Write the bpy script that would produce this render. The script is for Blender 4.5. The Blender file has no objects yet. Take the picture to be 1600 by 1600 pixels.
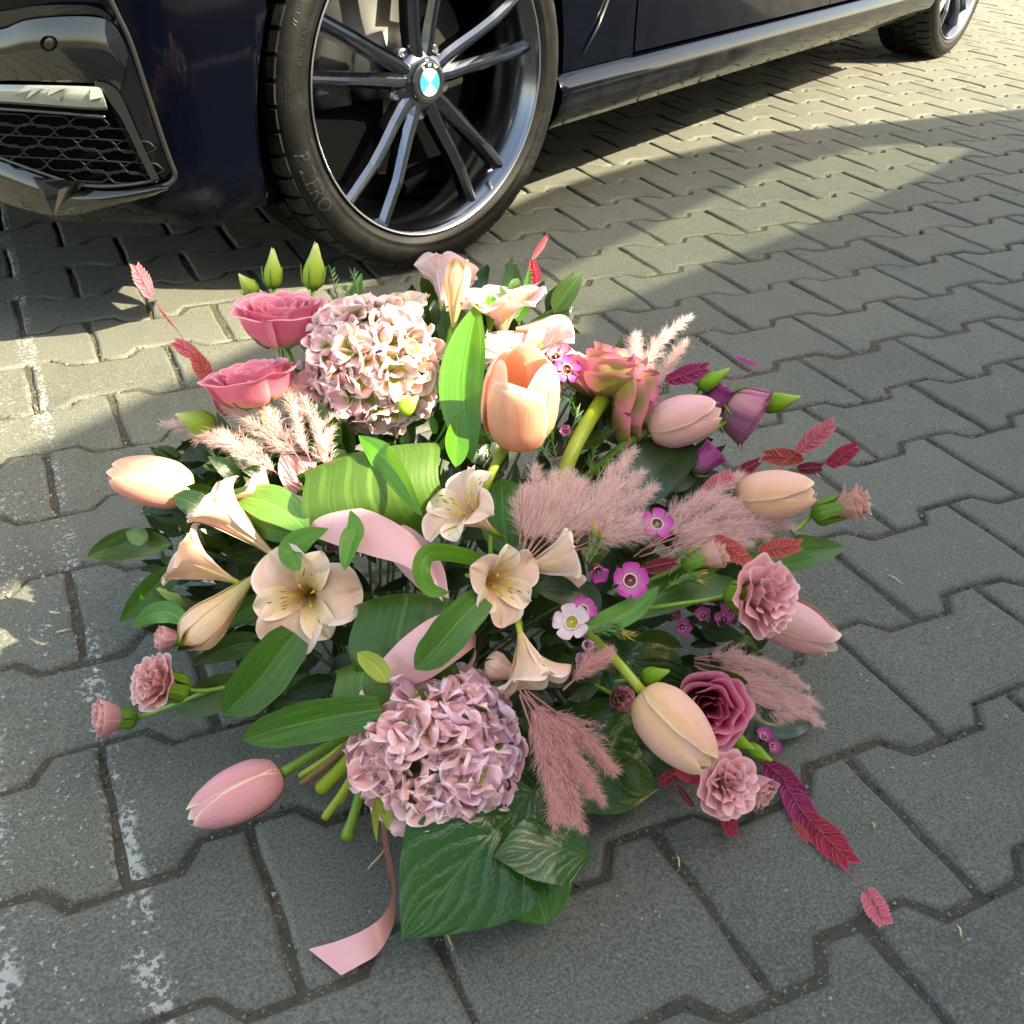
import bpy, math, random
import numpy as np
from mathutils import Matrix, Vector
rnd = random.Random(7)
C = bpy.context.scene.collection
PI = math.pi

# ------------------------------------------------------------------ camera, world, sun, exposure
F = 1620.3                                   # focal length in pixels of the 1600 px frame
YAW, PITCH, ROLL = .455, .579, -.027
EYE = np.array([-1.163, -1.224, .681])
fw = np.array([math.sin(YAW)*math.cos(PITCH), math.cos(YAW)*math.cos(PITCH), -math.sin(PITCH)])
rt = np.array([math.cos(YAW), -math.sin(YAW), 0.])
dn = np.cross(fw, rt)
rt, dn = math.cos(ROLL)*rt+math.sin(ROLL)*dn, -math.sin(ROLL)*rt+math.cos(ROLL)*dn
cam = bpy.data.cameras.new('camera'); co = bpy.data.objects.new('camera', cam); C.objects.link(co)
cam.sensor_width = 36; cam.lens = F/1600*36; cam.clip_start = .02; cam.clip_end = 500
co.matrix_world = Matrix(((rt[0], -dn[0], -fw[0], EYE[0]), (rt[1], -dn[1], -fw[1], EYE[1]), (rt[2], -dn[2], -fw[2], EYE[2]), (0, 0, 0, 1)))
bpy.context.scene.camera = co
SUN = np.array([.847, -.739, 1.0]); SUN /= np.linalg.norm(SUN)
w = bpy.data.worlds.new('World'); bpy.context.scene.world = w; w.use_nodes = True
nt = w.node_tree; bg = nt.nodes['Background']; sky = nt.nodes.new('ShaderNodeTexSky')
sky.sky_type = 'NISHITA'; sky.sun_disc = False
sky.sun_elevation = math.asin(SUN[2]); sky.sun_rotation = math.atan2(SUN[0], SUN[1])
sky.air_density = 1.0; sky.dust_density = 2.5; sky.ozone_density = .6
nt.links.new(sky.outputs[0], bg.inputs[0]); bg.inputs[1].default_value = .15
sl = bpy.data.lights.new('sun', 'SUN'); sl.energy = 3.7; sl.angle = math.radians(.55); sl.color = (1, .985, .92)
so = bpy.data.objects.new('sun', sl); C.objects.link(so); so.location = (6, -6, 9)
so.rotation_euler = Vector(SUN).to_track_quat('Z', 'Y').to_euler()
vs = bpy.context.scene.view_settings
vs.view_transform = 'Standard'; vs.look = 'None'; vs.gamma = 1; vs.exposure = 2.38; vs.use_curve_mapping = False
vs.use_white_balance = True; vs.white_balance_temperature = 8700; vs.white_balance_tint = 4
cy = bpy.context.scene.cycles
cy.use_denoising = True; cy.max_bounces = 10; cy.transparent_max_bounces = 12; cy.sample_clamp_indirect = 6

# ------------------------------------------------------------------ placing
def ray(px, py):
    d = (px-800)/F*rt+(py-800)/F*dn+fw
    return d/np.linalg.norm(d)
def gdist(px, py, z=0.):
    d = ray(px, py); return (z-EYE[2])/d[2]
def dep(px, py):                              # distance of the bouquet's outer dome
    return .80+.14*((px-700)/480)**2+(.26*((1000-py)/580)**1.5 if py < 1000 else 0)
def at(px, py, k=0., lift=.012):
    d = dep(px, py)+k
    g = gdist(px, py, lift)
    if 0 < g < d: d = g
    return EYE+ray(px, py)*d
def atd(px, py, d, lift=.01):
    g = gdist(px, py, lift)
    if 0 < g < d: d = g
    return EYE+ray(px, py)*d
def gnd(px, py, z=0.): return EYE+ray(px, py)*gdist(px, py, z)
def mpp(px, py): return dep(px, py)/F         # metres per pixel there
def nrm(v): return v/(np.linalg.norm(v)+1e-12)

# ------------------------------------------------------------------ objects
def tag(o, label=None, cat=None, group=None, kind=None):
    if label: o['label'] = label
    if cat: o['category'] = cat
    if group: o['group'] = group
    if kind: o['kind'] = kind
    return o
def thing(name, label, cat, loc, group=None):
    o = bpy.data.objects.new(name, None); C.objects.link(o); o.location = tuple(loc); o.empty_display_size = .02
    return tag(o, label, cat, group)
def root_loc(p):
    l = Vector((0, 0, 0))
    while p is not None: l = l+p.location; p = p.parent
    return np.array(l)
def mesh(name, V, Fc, mat, parent=None, uv=None, smooth=True, mi=None, base=None):
    """V in world coordinates; the object keeps its parent's origin."""
    V = np.asarray(V, float).reshape(-1, 3)
    off = root_loc(parent) if parent is not None else (np.array(base) if base is not None else np.zeros(3))
    me = bpy.data.meshes.new(name)
    me.from_pydata((V-off).tolist(), [], [tuple(int(i) for i in f) for f in Fc])
    for m in (mat if isinstance(mat, (list, tuple)) else [mat]): me.materials.append(m)
    if mi is not None: me.polygons.foreach_set('material_index', mi)
    if uv is not None:
        l = me.uv_layers.new(name='UVMap'); idx = np.empty(len(me.loops), int); me.loops.foreach_get('vertex_index', idx)
        l.data.foreach_set('uv', np.asarray(uv, float)[idx].ravel())
    if smooth: me.polygons.foreach_set('use_smooth', [True]*len(me.polygons))
    me.update()
    o = bpy.data.objects.new(name, me); C.objects.link(o)
    if parent is not None: o.parent = parent
    elif base is not None: o.location = tuple(off)
    return o
def inst(name, me, M, parent):
    o = bpy.data.objects.new(name, me); C.objects.link(o); o.parent = parent
    M = M.copy(); off = root_loc(parent); M.translation = M.translation-Vector(off); o.matrix_basis = M
    return o
def grid(ns, nt_, close=False):
    f = []
    for i in range(ns-1):
        for j in range(nt_-(0 if close else 1)):
            k = (j+1) % nt_
            f.append((i*nt_+j, i*nt_+k, (i+1)*nt_+k, (i+1)*nt_+j))
    return f
def guv(ns, nt_):
    a = np.linspace(0, 1, ns)[:, None].repeat(nt_, 1); b = np.linspace(0, 1, nt_)[None].repeat(ns, 0)
    return np.stack([b, a], 2).reshape(-1, 2)
class MB:                                     # collects pieces of one mesh
    def __init__(s): s.V = []; s.F = []; s.U = []; s.n = 0; s.M = []
    def add(s, V, Fc, U=None, m=0):
        V = np.asarray(V, float).reshape(-1, 3); s.V.append(V); s.F += [tuple(i+s.n for i in f) for f in Fc]
        s.U.append(np.zeros((len(V), 2)) if U is None else np.asarray(U)); s.n += len(V); s.M += [m]*len(Fc); return s
    def build(s, name, mat, parent=None, smooth=True, base=None):
        return mesh(name, np.concatenate(s.V), s.F, mat, parent, np.concatenate(s.U), smooth, s.M, base)
def frame(z, ref=None, roll=0):
    z = nrm(np.asarray(z, float)); ref = np.array([0, 0, 1.]) if ref is None else np.asarray(ref, float)
    if abs(z@nrm(ref)) > .97: ref = np.array([1., .2, 0])
    x = nrm(np.cross(ref, z)); y = np.cross(z, x)
    c, s_ = math.cos(roll), math.sin(roll)
    return np.stack([c*x+s_*y, -s_*x+c*y, z])     # rows: x, y, z
def catmull(P, n):
    P = np.asarray(P, float); m = len(P)
    if m == 2: return P[0]+(P[1]-P[0])*np.linspace(0, 1, n)[:, None]
    Q = np.concatenate([[2*P[0]-P[1]], P, [2*P[-1]-P[-2]]]); out = []
    for u in np.linspace(0, m-1-1e-9, n):
        i = int(u); t = u-i; a, b, c, d = Q[i:i+4]
        out.append(.5*((2*b)+(c-a)*t+(2*a-5*b+4*c-d)*t*t+(3*b-a-3*c+d)*t**3))
    return np.array(out)
def tube_vf(P, R, n=8, cap=True):
    P = np.asarray(P, float); R = np.ones(len(P))*R
    T = np.gradient(P, axis=0); V = []; x = None
    for p_, t, r in zip(P, T, R):
        t = nrm(t)
        if x is None: x = frame(t)[0]
        x = nrm(x-(x@t)*t); y = np.cross(t, x)
        a = np.linspace(0, 2*PI, n, endpoint=False)
        V.append(p_+r*(np.cos(a)[:, None]*x+np.sin(a)[:, None]*y))
    V = np.concatenate(V); Fc = grid(len(P), n, True)
    if cap: Fc = Fc+[tuple(range(n))[::-1], tuple(range((len(P)-1)*n, len(P)*n))]
    return V, Fc, guv(len(P), n)
def tube(name, P, R, mat, parent, n=8):
    V, Fc, U = tube_vf(P, R, n); return mesh(name, V, Fc, mat, parent, U)

# ------------------------------------------------------------------ materials
class NT:
    def __init__(s, name):
        s.m = bpy.data.materials.new(name); s.m.use_nodes = True; s.t = s.m.node_tree; s.b = s.t.nodes['Principled BSDF']; s.out = s.t.nodes['Material Output']
    def n(s, typ, **kw):
        o = s.t.nodes.new('ShaderNode'+typ)
        for k, v in kw.items():
            if k in o.inputs: s.set(o.inputs[k], v)
            else: setattr(o, k, v)
        return o
    def set(s, inp, v):
        if hasattr(v, 'is_output') or hasattr(v, 'links'): s.t.links.new(v, inp)
        else: inp.default_value = v
    def math(s, op, a, b=0., clamp=False):
        o = s.t.nodes.new('ShaderNodeMath'); o.operation = op; s.set(o.inputs[0], a); s.set(o.inputs[1], b); o.use_clamp = clamp; return o.outputs[0]
    def mix(s, f, a, b, bt='MIX'):
        o = s.t.nodes.new('ShaderNodeMix'); o.data_type = 'RGBA'; o.blend_type = bt
        s.set(o.inputs[0], f); s.set(o.inputs[6], a if hasattr(a, 'links') else (*a[:3], 1)); s.set(o.inputs[7], b if hasattr(b, 'links') else (*b[:3], 1)); return o.outputs[2]
    def noise(s, scale, detail=3., vec=None, rough=.55):
        o = s.t.nodes.new('ShaderNodeTexNoise'); o.inputs['Scale'].default_value = scale; o.inputs['Detail'].default_value = detail; o.inputs['Roughness'].default_value = rough
        if vec is not None: s.t.links.new(vec, o.inputs['Vector'])
        return o.outputs[0]
    def ramp(s, f, stops):
        o = s.t.nodes.new('ShaderNodeValToRGB'); e = o.color_ramp.elements
        while len(e) < len(stops): e.new(.5)
        for i, (p_, c) in enumerate(stops): e[i].position = p_; e[i].color = (*c, 1) if len(c) == 3 else c
        s.set(o.inputs[0], f); return o.outputs[0]
    def step(s, v, a, b):
        o = s.t.nodes.new('ShaderNodeMapRange'); o.interpolation_type = 'SMOOTHSTEP'; s.set(o.inputs[0], v); o.inputs[1].default_value = a; o.inputs[2].default_value = b; return o.outputs[0]
    def uv(s):
        o = s.t.nodes.new('ShaderNodeUVMap'); q = s.t.nodes.new('ShaderNodeSeparateXYZ'); s.t.links.new(o.outputs[0], q.inputs[0]); return o.outputs[0], q.outputs[0], q.outputs[1]
    def pos(s):
        o = s.t.nodes.new('ShaderNodeNewGeometry'); q = s.t.nodes.new('ShaderNodeSeparateXYZ'); s.t.links.new(o.outputs['Position'], q.inputs[0]); return o.outputs['Position'], q.outputs
    def bump(s, h, strength=.3, dist=.001, chain=None):
        o = s.t.nodes.new('ShaderNodeBump'); o.inputs['Strength'].default_value = strength; o.inputs['Distance'].default_value = dist; s.set(o.inputs['Height'], h)
        if chain is not None: s.t.links.new(chain, o.inputs['Normal'])
        return o.outputs[0]
    def trans(s, col, amount):                 # thin petals and leaves let light through
        tr = s.t.nodes.new('ShaderNodeBsdfTranslucent'); s.set(tr.inputs[0], col)
        mx = s.t.nodes.new('ShaderNodeMixShader'); mx.inputs[0].default_value = amount
        s.t.links.new(s.b.outputs[0], mx.inputs[1]); s.t.links.new(tr.outputs[0], mx.inputs[2]); s.t.links.new(mx.outputs[0], s.out.inputs[0])
def plain(name, col, rough=.5, metal=0., coat=0., var=.0, scale=40, spec=.5):
    k = NT(name); c = (*col, 1)
    if var:
        p_, _ = k.pos(); c = k.mix(k.noise(scale, 4, p_), [v*(1-var) for v in col], [min(1, v*(1+var)) for v in col])
    k.set(k.b.inputs['Base Color'], c); k.b.inputs['Roughness'].default_value = rough; k.b.inputs['Metallic'].default_value = metal
    k.b.inputs['Coat Weight'].default_value = coat; k.b.inputs['Coat Roughness'].default_value = .03; k.b.inputs['Specular IOR Level'].default_value = spec
    return k.m
def petal_mat(name, base, mid, tip, edge=None, vein=.12, tr=.4, rough=.45, veins=9, edgew=.14, speck=None, flame=None, rib=None, throat=None):
    k = NT(name); uvv, u, v = k.uv()
    c = k.ramp(v, [(0, base), (.28, [.4*a+.6*b for a, b in zip(base, mid)]), (.55, mid), (1, tip)])
    au = k.math('ABSOLUTE', k.math('SUBTRACT', u, .5))
    if throat: c = k.mix(k.step(v, throat+.14, throat), c, base)
    if rib: c = k.mix(k.math('MULTIPLY', k.math('MULTIPLY', k.step(k.math('ADD', au, k.math('MULTIPLY', k.noise(9, 2, uvv), .10)), .15, .05), k.math('MULTIPLY', k.step(v, .35, .75), k.step(v, 1., .93))), .55), c, rib)
    if flame: c = k.mix(k.math('MULTIPLY', k.math('MULTIPLY', k.step(au, .42, .05), k.math('MULTIPLY', k.step(v, .1, .4), k.step(v, 1., .75))), .75), c, flame)
    if edge: c = k.mix(k.math('MAXIMUM', k.step(au, .5-edgew, .5), k.step(v, .9, 1.0)), c, edge)
    oi = k.t.nodes.new('ShaderNodeObjectInfo')
    cmb = k.t.nodes.new('ShaderNodeCombineXYZ'); k.set(cmb.inputs[0], k.math('MULTIPLY', u, veins*3.)); k.set(cmb.inputs[1], k.math('MULTIPLY', v, 1.6)); k.set(cmb.inputs[2], k.math('MULTIPLY', oi.outputs['Random'], 40))
    st = k.noise(1.3, 3, cmb.outputs[0])
    c = k.mix(k.math('MULTIPLY', k.step(st, .45, .75), vein*2), c, [x*.62 for x in mid])
    pp, _ = k.pos(); c = k.mix(k.math('MULTIPLY', k.step(k.noise(90, 3, pp), .5, .8), .25), c, [min(1, x*1.25+.03) for x in mid])
    if speck:                                   # dark dashes on the throat petals
        c2 = k.t.nodes.new('ShaderNodeCombineXYZ'); k.set(c2.inputs[0], k.math('MULTIPLY', u, 12.)); k.set(c2.inputs[1], k.math('MULTIPLY', v, 5.)); k.set(c2.inputs[2], k.math('MULTIPLY', oi.outputs['Random'], 30))
        vo = k.t.nodes.new('ShaderNodeTexVoronoi'); k.t.links.new(c2.outputs[0], vo.inputs['Vector']); vo.inputs['Scale'].default_value = 1.
        m = k.math('MULTIPLY', k.math('SUBTRACT', 1., k.step(vo.outputs['Distance'], .16, .26)), k.math('MULTIPLY', k.step(v, .34, .42), k.math('SUBTRACT', 1., k.step(v, .7, .82))))
        m = k.math('MULTIPLY', m, k.math('SUBTRACT', 1., k.step(au, .28, .38)))
        c = k.mix(k.math('MULTIPLY', k.step(v, .75, .3), .45), c, (.75, .55, .16)); c = k.mix(m, c, speck)
    k.set(k.b.inputs['Base Color'], c); k.b.inputs['Roughness'].default_value = rough; k.b.inputs['Specular IOR Level'].default_value = .14
    k.t.links.new(k.bump(st, .25, .0015), k.b.inputs['Normal'])
    k.trans(c, tr); return k.m
def leaf_mat(name, dark, lite, rough=.32, tr=.3, kind='parallel', rib=None, bumps=.5, coat=0.):
    k = NT(name); uvv, u, v = k.uv(); pp, _ = k.pos(); oi = k.t.nodes.new('ShaderNodeObjectInfo')
    au = k.math('ABSOLUTE', k.math('SUBTRACT', u, .5)); rib = rib or tuple(min(1, x*1.7+.01) for x in lite)
    c = k.mix(k.noise(28, 4, pp), dark, lite)
    if kind == 'parallel':
        h = k.math('SINE', k.math('MULTIPLY', u, 210.))
        cmb = k.t.nodes.new('ShaderNodeCombineXYZ'); k.set(cmb.inputs[0], k.math('MULTIPLY', u, 38.)); k.set(cmb.inputs[1], k.math('MULTIPLY', v, 2.)); k.set(cmb.inputs[2], k.math('MULTIPLY', oi.outputs['Random'], 9))
        st = k.noise(1., 2, cmb.outputs[0]); h = k.math('ADD', k.math('MULTIPLY', h, .05), k.math('MULTIPLY', st, .5))
        c = k.mix(k.math('MULTIPLY', k.step(st, .46, .70), .55), c, rib)
        c = k.mix(k.math('MULTIPLY', k.math('SUBTRACT', 1., k.step(au, .0, .035)), .9), c, rib)
    else:                                       # net-veined: midrib, side veins curving to the tip
        arg = k.math('SUBTRACT', k.math('ADD', k.math('MULTIPLY', v, 6.2), k.math('MULTIPLY', k.noise(3.5, 3, uvv), 1.1)), k.math('MULTIPLY', k.math('POWER', au, .8), 6.))
        fr = k.math('ABSOLUTE', k.math('SUBTRACT', k.math('FRACT', arg), .5))
        line = k.math('SUBTRACT', 1., k.step(fr, .0, .035)); mid = k.math('SUBTRACT', 1., k.step(au, .0, .022))
        vm = k.math('MAXIMUM', line, mid)
        vo = k.t.nodes.new('ShaderNodeTexVoronoi'); vo.feature = 'DISTANCE_TO_EDGE'; k.t.links.new(pp, vo.inputs['Vector']); vo.inputs['Scale'].default_value = 130.
        net = k.step(vo.outputs['Distance'], .0, .16)
        h = k.math('ADD', k.math('MULTIPLY', net, .16), k.math('MULTIPLY', k.math('SUBTRACT', k.step(fr, 0., .4), vm), .6))
        c = k.mix(k.math('MULTIPLY', vm, .55), c, rib); c = k.mix(k.math('MULTIPLY', k.math('SUBTRACT', 1., net), .05), c, rib)
    rr = k.mix(oi.outputs['Random'], c, [x*.75 for x in dark]); c = k.mix(.35, c, rr)
    k.set(k.b.inputs['Base Color'], c); k.b.inputs['Roughness'].default_value = rough; k.b.inputs['Coat Weight'].default_value = coat; k.b.inputs['Coat Roughness'].default_value = .15
    k.t.links.new(k.bump(h, bumps, .0012), k.b.inputs['Normal'])
    k.trans(k.mix(.45, c, (.3, .5, .03)), tr); return k.m

M = {}
M['tulip_peach'] = petal_mat('tulip_peach', (.75, .55, .3), (.83, .40, .26), (.85, .45, .32), (.88, .62, .46), .16, .18, veins=14, edgew=.05, flame=(.84, .36, .30))
M['tulip_pink'] = petal_mat('tulip_pink', (.72, .52, .36), (.76, .38, .33), (.78, .42, .40), (.86, .62, .50), .16, .18, veins=14, edgew=.05, flame=(.80, .44, .50))
M['tulip_rose'] = petal_mat('tulip_rose', (.55, .25, .26), (.68, .29, .30), (.72, .34, .34), (.88, .66, .46), .16, .18, veins=14, edgew=.05, flame=(.74, .33, .40))
M['tulip_orange'] = petal_mat('tulip_orange', (.8, .5, .26), (.86, .48, .26), (.86, .50, .36), (.9, .66, .44), .14, .2, veins=14, edgew=.06, flame=(.86, .50, .44))
M['tulip_glow'] = petal_mat('tulip_glow', (.84, .44, .28), (.86, .47, .32), (.9, .62, .44), (.93, .82, .64), .15, .38, veins=14, edgew=.08)
M['lisi_pink'] = petal_mat('lisianthus_pink', (.72, .62, .40), (.80, .20, .31), (.82, .27, .38), (.88, .48, .52), .12, .35)
M['lisi_mag'] = petal_mat('lisianthus_magenta', (.22, .03, .07), (.74, .14, .27), (.80, .22, .36), (.86, .36, .47), .14, .3)
M['lisi_mauve'] = petal_mat('lisianthus_mauve', (.66, .36, .32), (.56, .24, .28), (.50, .17, .29), (.45, .12, .29), .12, .3)
M['lisi_purple'] = petal_mat('lisianthus_purple', (.55, .25, .28), (.45, .10, .28), (.42, .06, .28), (.50, .10, .34), .12, .3)
M['carn'] = petal_mat('carnation_dusty', (.72, .48, .40), (.86, .44, .45), (.84, .37, .44), (.90, .57, .58), .08, .14)
M['carn_pink'] = petal_mat('carnation_pink', (.74, .45, .38), (.72, .32, .33), (.76, .40, .40), (.86, .62, .58), .08, .35)
M['carn_peach'] = petal_mat('carnation_peach', (.72, .50, .32), (.76, .45, .34), (.75, .42, .35), (.78, .52, .44), .08, .3)
M['alstro'] = petal_mat('alstroemeria_outer', (.66, .42, .22), (.86, .55, .43), (.90, .60, .50), (.93, .73, .66), .2, .26, rib=(.50, .33, .10))
M['alstro_in'] = petal_mat('alstroemeria_inner', (.70, .42, .15), (.88, .68, .48), (.89, .69, .56), (.92, .78, .68), .10, .22, speck=(.13, .03, .02))
M['alstro_mauve'] = petal_mat('alstroemeria_mauve', (.66, .45, .32), (.80, .56, .54), (.82, .60, .62), (.78, .56, .64), .14, .24)
M['alstro_bud'] = petal_mat('alstroemeria_bud', (.42, .48, .12), (.82, .58, .36), (.86, .62, .48), (.55, .28, .08), .14, .3, edgew=.10)
M['hyd_pink'] = petal_mat('hydrangea_pink', (.27, .31, .03), (.84, .46, .48), (.95, .60, .63), (.96, .75, .77), .06, .17, throat=.26)
M['hyd_lilac'] = petal_mat('hydrangea_lilac', (.28, .29, .05), (.80, .44, .52), (.93, .58, .70), (.95, .74, .83), .06, .17, throat=.24)
M['hyd_rose'] = petal_mat('hydrangea_rose', (.32, .28, .05), (.84, .42, .42), (.95, .56, .57), (.96, .72, .72), .06, .17, throat=.22)
M['hyd_pale'] = petal_mat('hydrangea_pale', (.32, .36, .04), (.84, .56, .52), (.95, .72, .72), (.97, .86, .86), .06, .2, throat=.30)
M['hyd_core'] = plain('hydrangea_core', (.12, .10, .035), .8, var=.3)
M['ruf'] = petal_mat('green_pink_petal', (.10, .16, .012), (.58, .22, .20), (.68, .26, .30), (.66, .20, .30), .12, .22, edgew=.18, flame=(.17, .27, .015))
M['sepal_brown'] = petal_mat('sepal_brown', (.16, .14, .04), (.13, .10, .05), (.11, .07, .05), None, .2, .1)
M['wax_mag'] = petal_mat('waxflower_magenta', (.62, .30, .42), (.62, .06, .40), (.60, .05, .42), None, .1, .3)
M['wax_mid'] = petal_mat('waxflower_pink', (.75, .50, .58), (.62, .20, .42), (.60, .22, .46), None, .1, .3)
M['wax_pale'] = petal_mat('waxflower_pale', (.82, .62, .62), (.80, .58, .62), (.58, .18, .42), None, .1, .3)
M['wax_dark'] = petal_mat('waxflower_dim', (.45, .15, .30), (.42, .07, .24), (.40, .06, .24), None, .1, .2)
M['wax_cup'] = plain('waxflower_cup', (.16, .02, .03), .45)
M['wax_cup_y'] = plain('waxflower_cup_green', (.38, .32, .03), .45)
M['wax_ring'] = plain('waxflower_ring', (.80, .62, .55), .5)
M['anther'] = plain('anther_yellow', (.62, .36, .02), .6)
M['style'] = plain('style_cream', (.78, .66, .38), .5)
M['bud'] = petal_mat('bud_green', (.22, .38, .03), (.40, .52, .08), (.72, .74, .36), None, .15, .35, .35)
M['bud2'] = petal_mat('bud_dark', (.10, .26, .02), (.22, .42, .03), (.42, .52, .12), None, .15, .25, .35)
M['stem'] = plain('stem_green', (.14, .27, .025), .38, var=.2, scale=60)
M['stem_lime'] = plain('stem_lime', (.30, .38, .035), .38, var=.15, scale=60)
M['stem_dark'] = plain('stem_dark', (.035, .075, .02), .45, var=.2)
M['stem_brown'] = plain('stem_brown', (.22, .115, .05), .7, var=.3, scale=120)
M['stem_red'] = plain('stem_red', (.30, .08, .06), .6)
M['straw'] = plain('straw', (.55, .45, .2), .6)
M['calyx'] = leaf_mat('calyx', (.07, .20, .012), (.20, .36, .03), .35, .2)
M['leaf'] = leaf_mat('leaf_mid', (.018, .085, .007), (.042, .150, .012), .30, .22)
M['leaf_b'] = leaf_mat('leaf_bright', (.045, .18, .012), (.085, .26, .022), .30, .32)
M['leaf_l'] = leaf_mat('leaf_light', (.12, .30, .05), (.20, .40, .09), .36, .3)
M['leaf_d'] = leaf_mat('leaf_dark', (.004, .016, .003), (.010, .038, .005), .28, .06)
M['leaf_blue'] = leaf_mat('leaf_blue', (.008, .030, .022), (.015, .055, .040), .18, .08, coat=.5)
M['leaf_olive'] = leaf_mat('leaf_olive', (.020, .050, .005), (.042, .09, .009), .4, .16)
M['leaf_y'] = leaf_mat('leaf_yellow', (.26, .32, .025), (.36, .40, .05), .4, .3)
M['salal'] = leaf_mat('leaf_salal', (.008, .056, .005), (.022, .105, .009), .21, .14, 'net', (.055, .17, .02), .75, .35)
M['salal_d'] = leaf_mat('leaf_salal_dark', (.010, .045, .006), (.020, .085, .010), .26, .12, 'net', (.05, .14, .02), .7, .3)
M['aspid'] = leaf_mat('leaf_broad', (.026, .080, .010), (.05, .125, .015), .36, .3, bumps=.3)
M['aspid_l'] = leaf_mat('leaf_broad_light', (.065, .150, .018), (.115, .22, .036), .42, .35, bumps=.3)
M['needle'] = plain('needle_green', (.05, .16, .02), .45, var=.3)
M['needle_tip'] = plain('needle_tip', (.52, .25, .02), .5, var=.3)
M['satin'] = plain('ribbon_satin', (.66, .33, .34), .30, coat=.12, spec=.5)
def hair_mat(name, a, b, tr=.5):
    k = NT(name); _, u, v = k.uv(); c = k.mix(v, a, b); k.set(k.b.inputs['Base Color'], c); k.b.inputs['Roughness'].default_value = .6; k.trans(c, tr); return k.m
M['plume'] = hair_mat('plume_pink', (.74, .42, .38), (.93, .73, .68), .3)
M['plume_m'] = hair_mat('plume_mauve', (.70, .38, .37), (.90, .66, .64), .3)
M['plume_r'] = hair_mat('plume_rose', (.58, .18, .17), (.88, .54, .49), .3)
M['plume_axis'] = plain('plume_axis', (.34, .14, .12), .7)
def oat_mat(name, a, b):
    return petal_mat(name, a, a, b, [min(1, x*1.35+.04) for x in b], .25, .2, .5, edgew=.12)
M['oat_pink'] = oat_mat('oat_pink', (.58, .12, .16), (.72, .22, .25))
M['oat_coral'] = oat_mat('oat_coral', (.50, .08, .07), (.66, .18, .15))
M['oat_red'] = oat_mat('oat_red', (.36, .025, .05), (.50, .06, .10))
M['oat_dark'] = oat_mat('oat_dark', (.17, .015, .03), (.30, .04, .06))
M['oat_mag'] = oat_mat('oat_magenta', (.30, .025, .10), (.46, .06, .17))
M['oat_purp'] = oat_mat('oat_purple', (.36, .04, .22), (.50, .14, .36))

# ------------------------------------------------------------------ paving
k = NT('paver_concrete'); pp, xyz = k.pos(); oi = k.t.nodes.new('ShaderNodeObjectInfo')
fine = k.noise(520, 2, pp); grain = k.noise(430, 2, pp); mid_ = k.noise(26, 6, pp, .7); big = k.noise(3.2, 4, pp)
c = k.mix(mid_, (.074, .078, .064), (.132, .136, .111))
c = k.mix(k.math('MULTIPLY', k.step(k.noise(7, 6, pp, .7), .52, .66), .45), c, (.05, .052, .042))
c = k.mix(k.step(big, .4, .7), c, k.mix(.5, c, (.072, .076, .070)))
c = k.mix(k.math('MULTIPLY', oi.outputs['Random'], .5), c, (.138, .136, .114))
c = k.mix(k.math('MULTIPLY', k.step(grain, .5, .72), .55), c, (.20, .198, .17))
c = k.mix(k.math('MULTIPLY', k.step(grain, .5, .32), .6), c, (.036, .037, .032))
vo = k.t.nodes.new('ShaderNodeTexVoronoi'); k.t.links.new(pp, vo.inputs['Vector']); vo.inputs['Scale'].default_value = 95
spots = k.math('MULTIPLY', k.math('SUBTRACT', 1., k.step(vo.outputs['Distance'], .09, .16)), k.step(k.noise(31, 2, pp), .5, .62))
c = k.mix(k.math('MULTIPLY', spots, .7), c, (.32, .315, .285))
# worn white marking that crosses the paving on the left
X = xyz[0]
wob = k.math('MULTIPLY', k.math('SUBTRACT', k.noise(22, 3, pp), .5), .014)
Xw = k.math('ADD', X, wob)
edge = k.math('MAXIMUM', k.math('MULTIPLY', k.step(Xw, -1.213, -1.199), k.step(Xw, -1.181, -1.188)), k.math('MULTIPLY', k.step(Xw, -1.318, -1.305), k.step(Xw, -1.272, -1.288)))
inside = k.math('MULTIPLY', k.step(Xw, -1.50, -1.28), k.step(Xw, -1.183, -1.19))
flake = k.noise(170, 4, pp, .66); patch_ = k.noise(14, 3, pp)
pm = k.math('MAXIMUM', k.math('MULTIPLY', edge, k.step(k.math('ADD', flake, k.math('MULTIPLY', k.math('SUBTRACT', patch_, .5), .6)), .545, .57)), k.math('MULTIPLY', inside, k.step(k.math('ADD', flake, k.math('MULTIPLY', k.math('SUBTRACT', patch_, .5), .3)), .635, .66)))
c = k.mix(k.math('MULTIPLY', pm, .9), c, (.34, .345, .325))
k.set(k.b.inputs['Base Color'], c); k.b.inputs['Roughness'].default_value = .82; k.b.inputs['Specular IOR Level'].default_value = .35
k.t.links.new(k.bump(k.math('ADD', k.math('MULTIPLY', grain, .7), k.math('MULTIPLY', mid_, .25)), .6, .0018), k.b.inputs['Normal'])
M['paver'] = k.m
k = NT('joint_sand'); pp, xyz = k.pos()
c = k.mix(k.noise(60, 4, pp), (.018, .017, .011), (.085, .076, .052)); c = k.mix(k.math('MULTIPLY', k.step(k.noise(9, 3, pp), .55, .7), .5), c, (.035, .055, .018))
c = k.mix(k.step(k.noise(330, 2, pp), .6, .7), c, (.20, .18, .14))
k.set(k.b.inputs['Base Color'], c); k.b.inputs['Roughness'].default_value = .95; k.t.links.new(k.bump(k.noise(240, 4, pp), .9, .003), k.b.inputs['Normal']); M['sand'] = k.m

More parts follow.
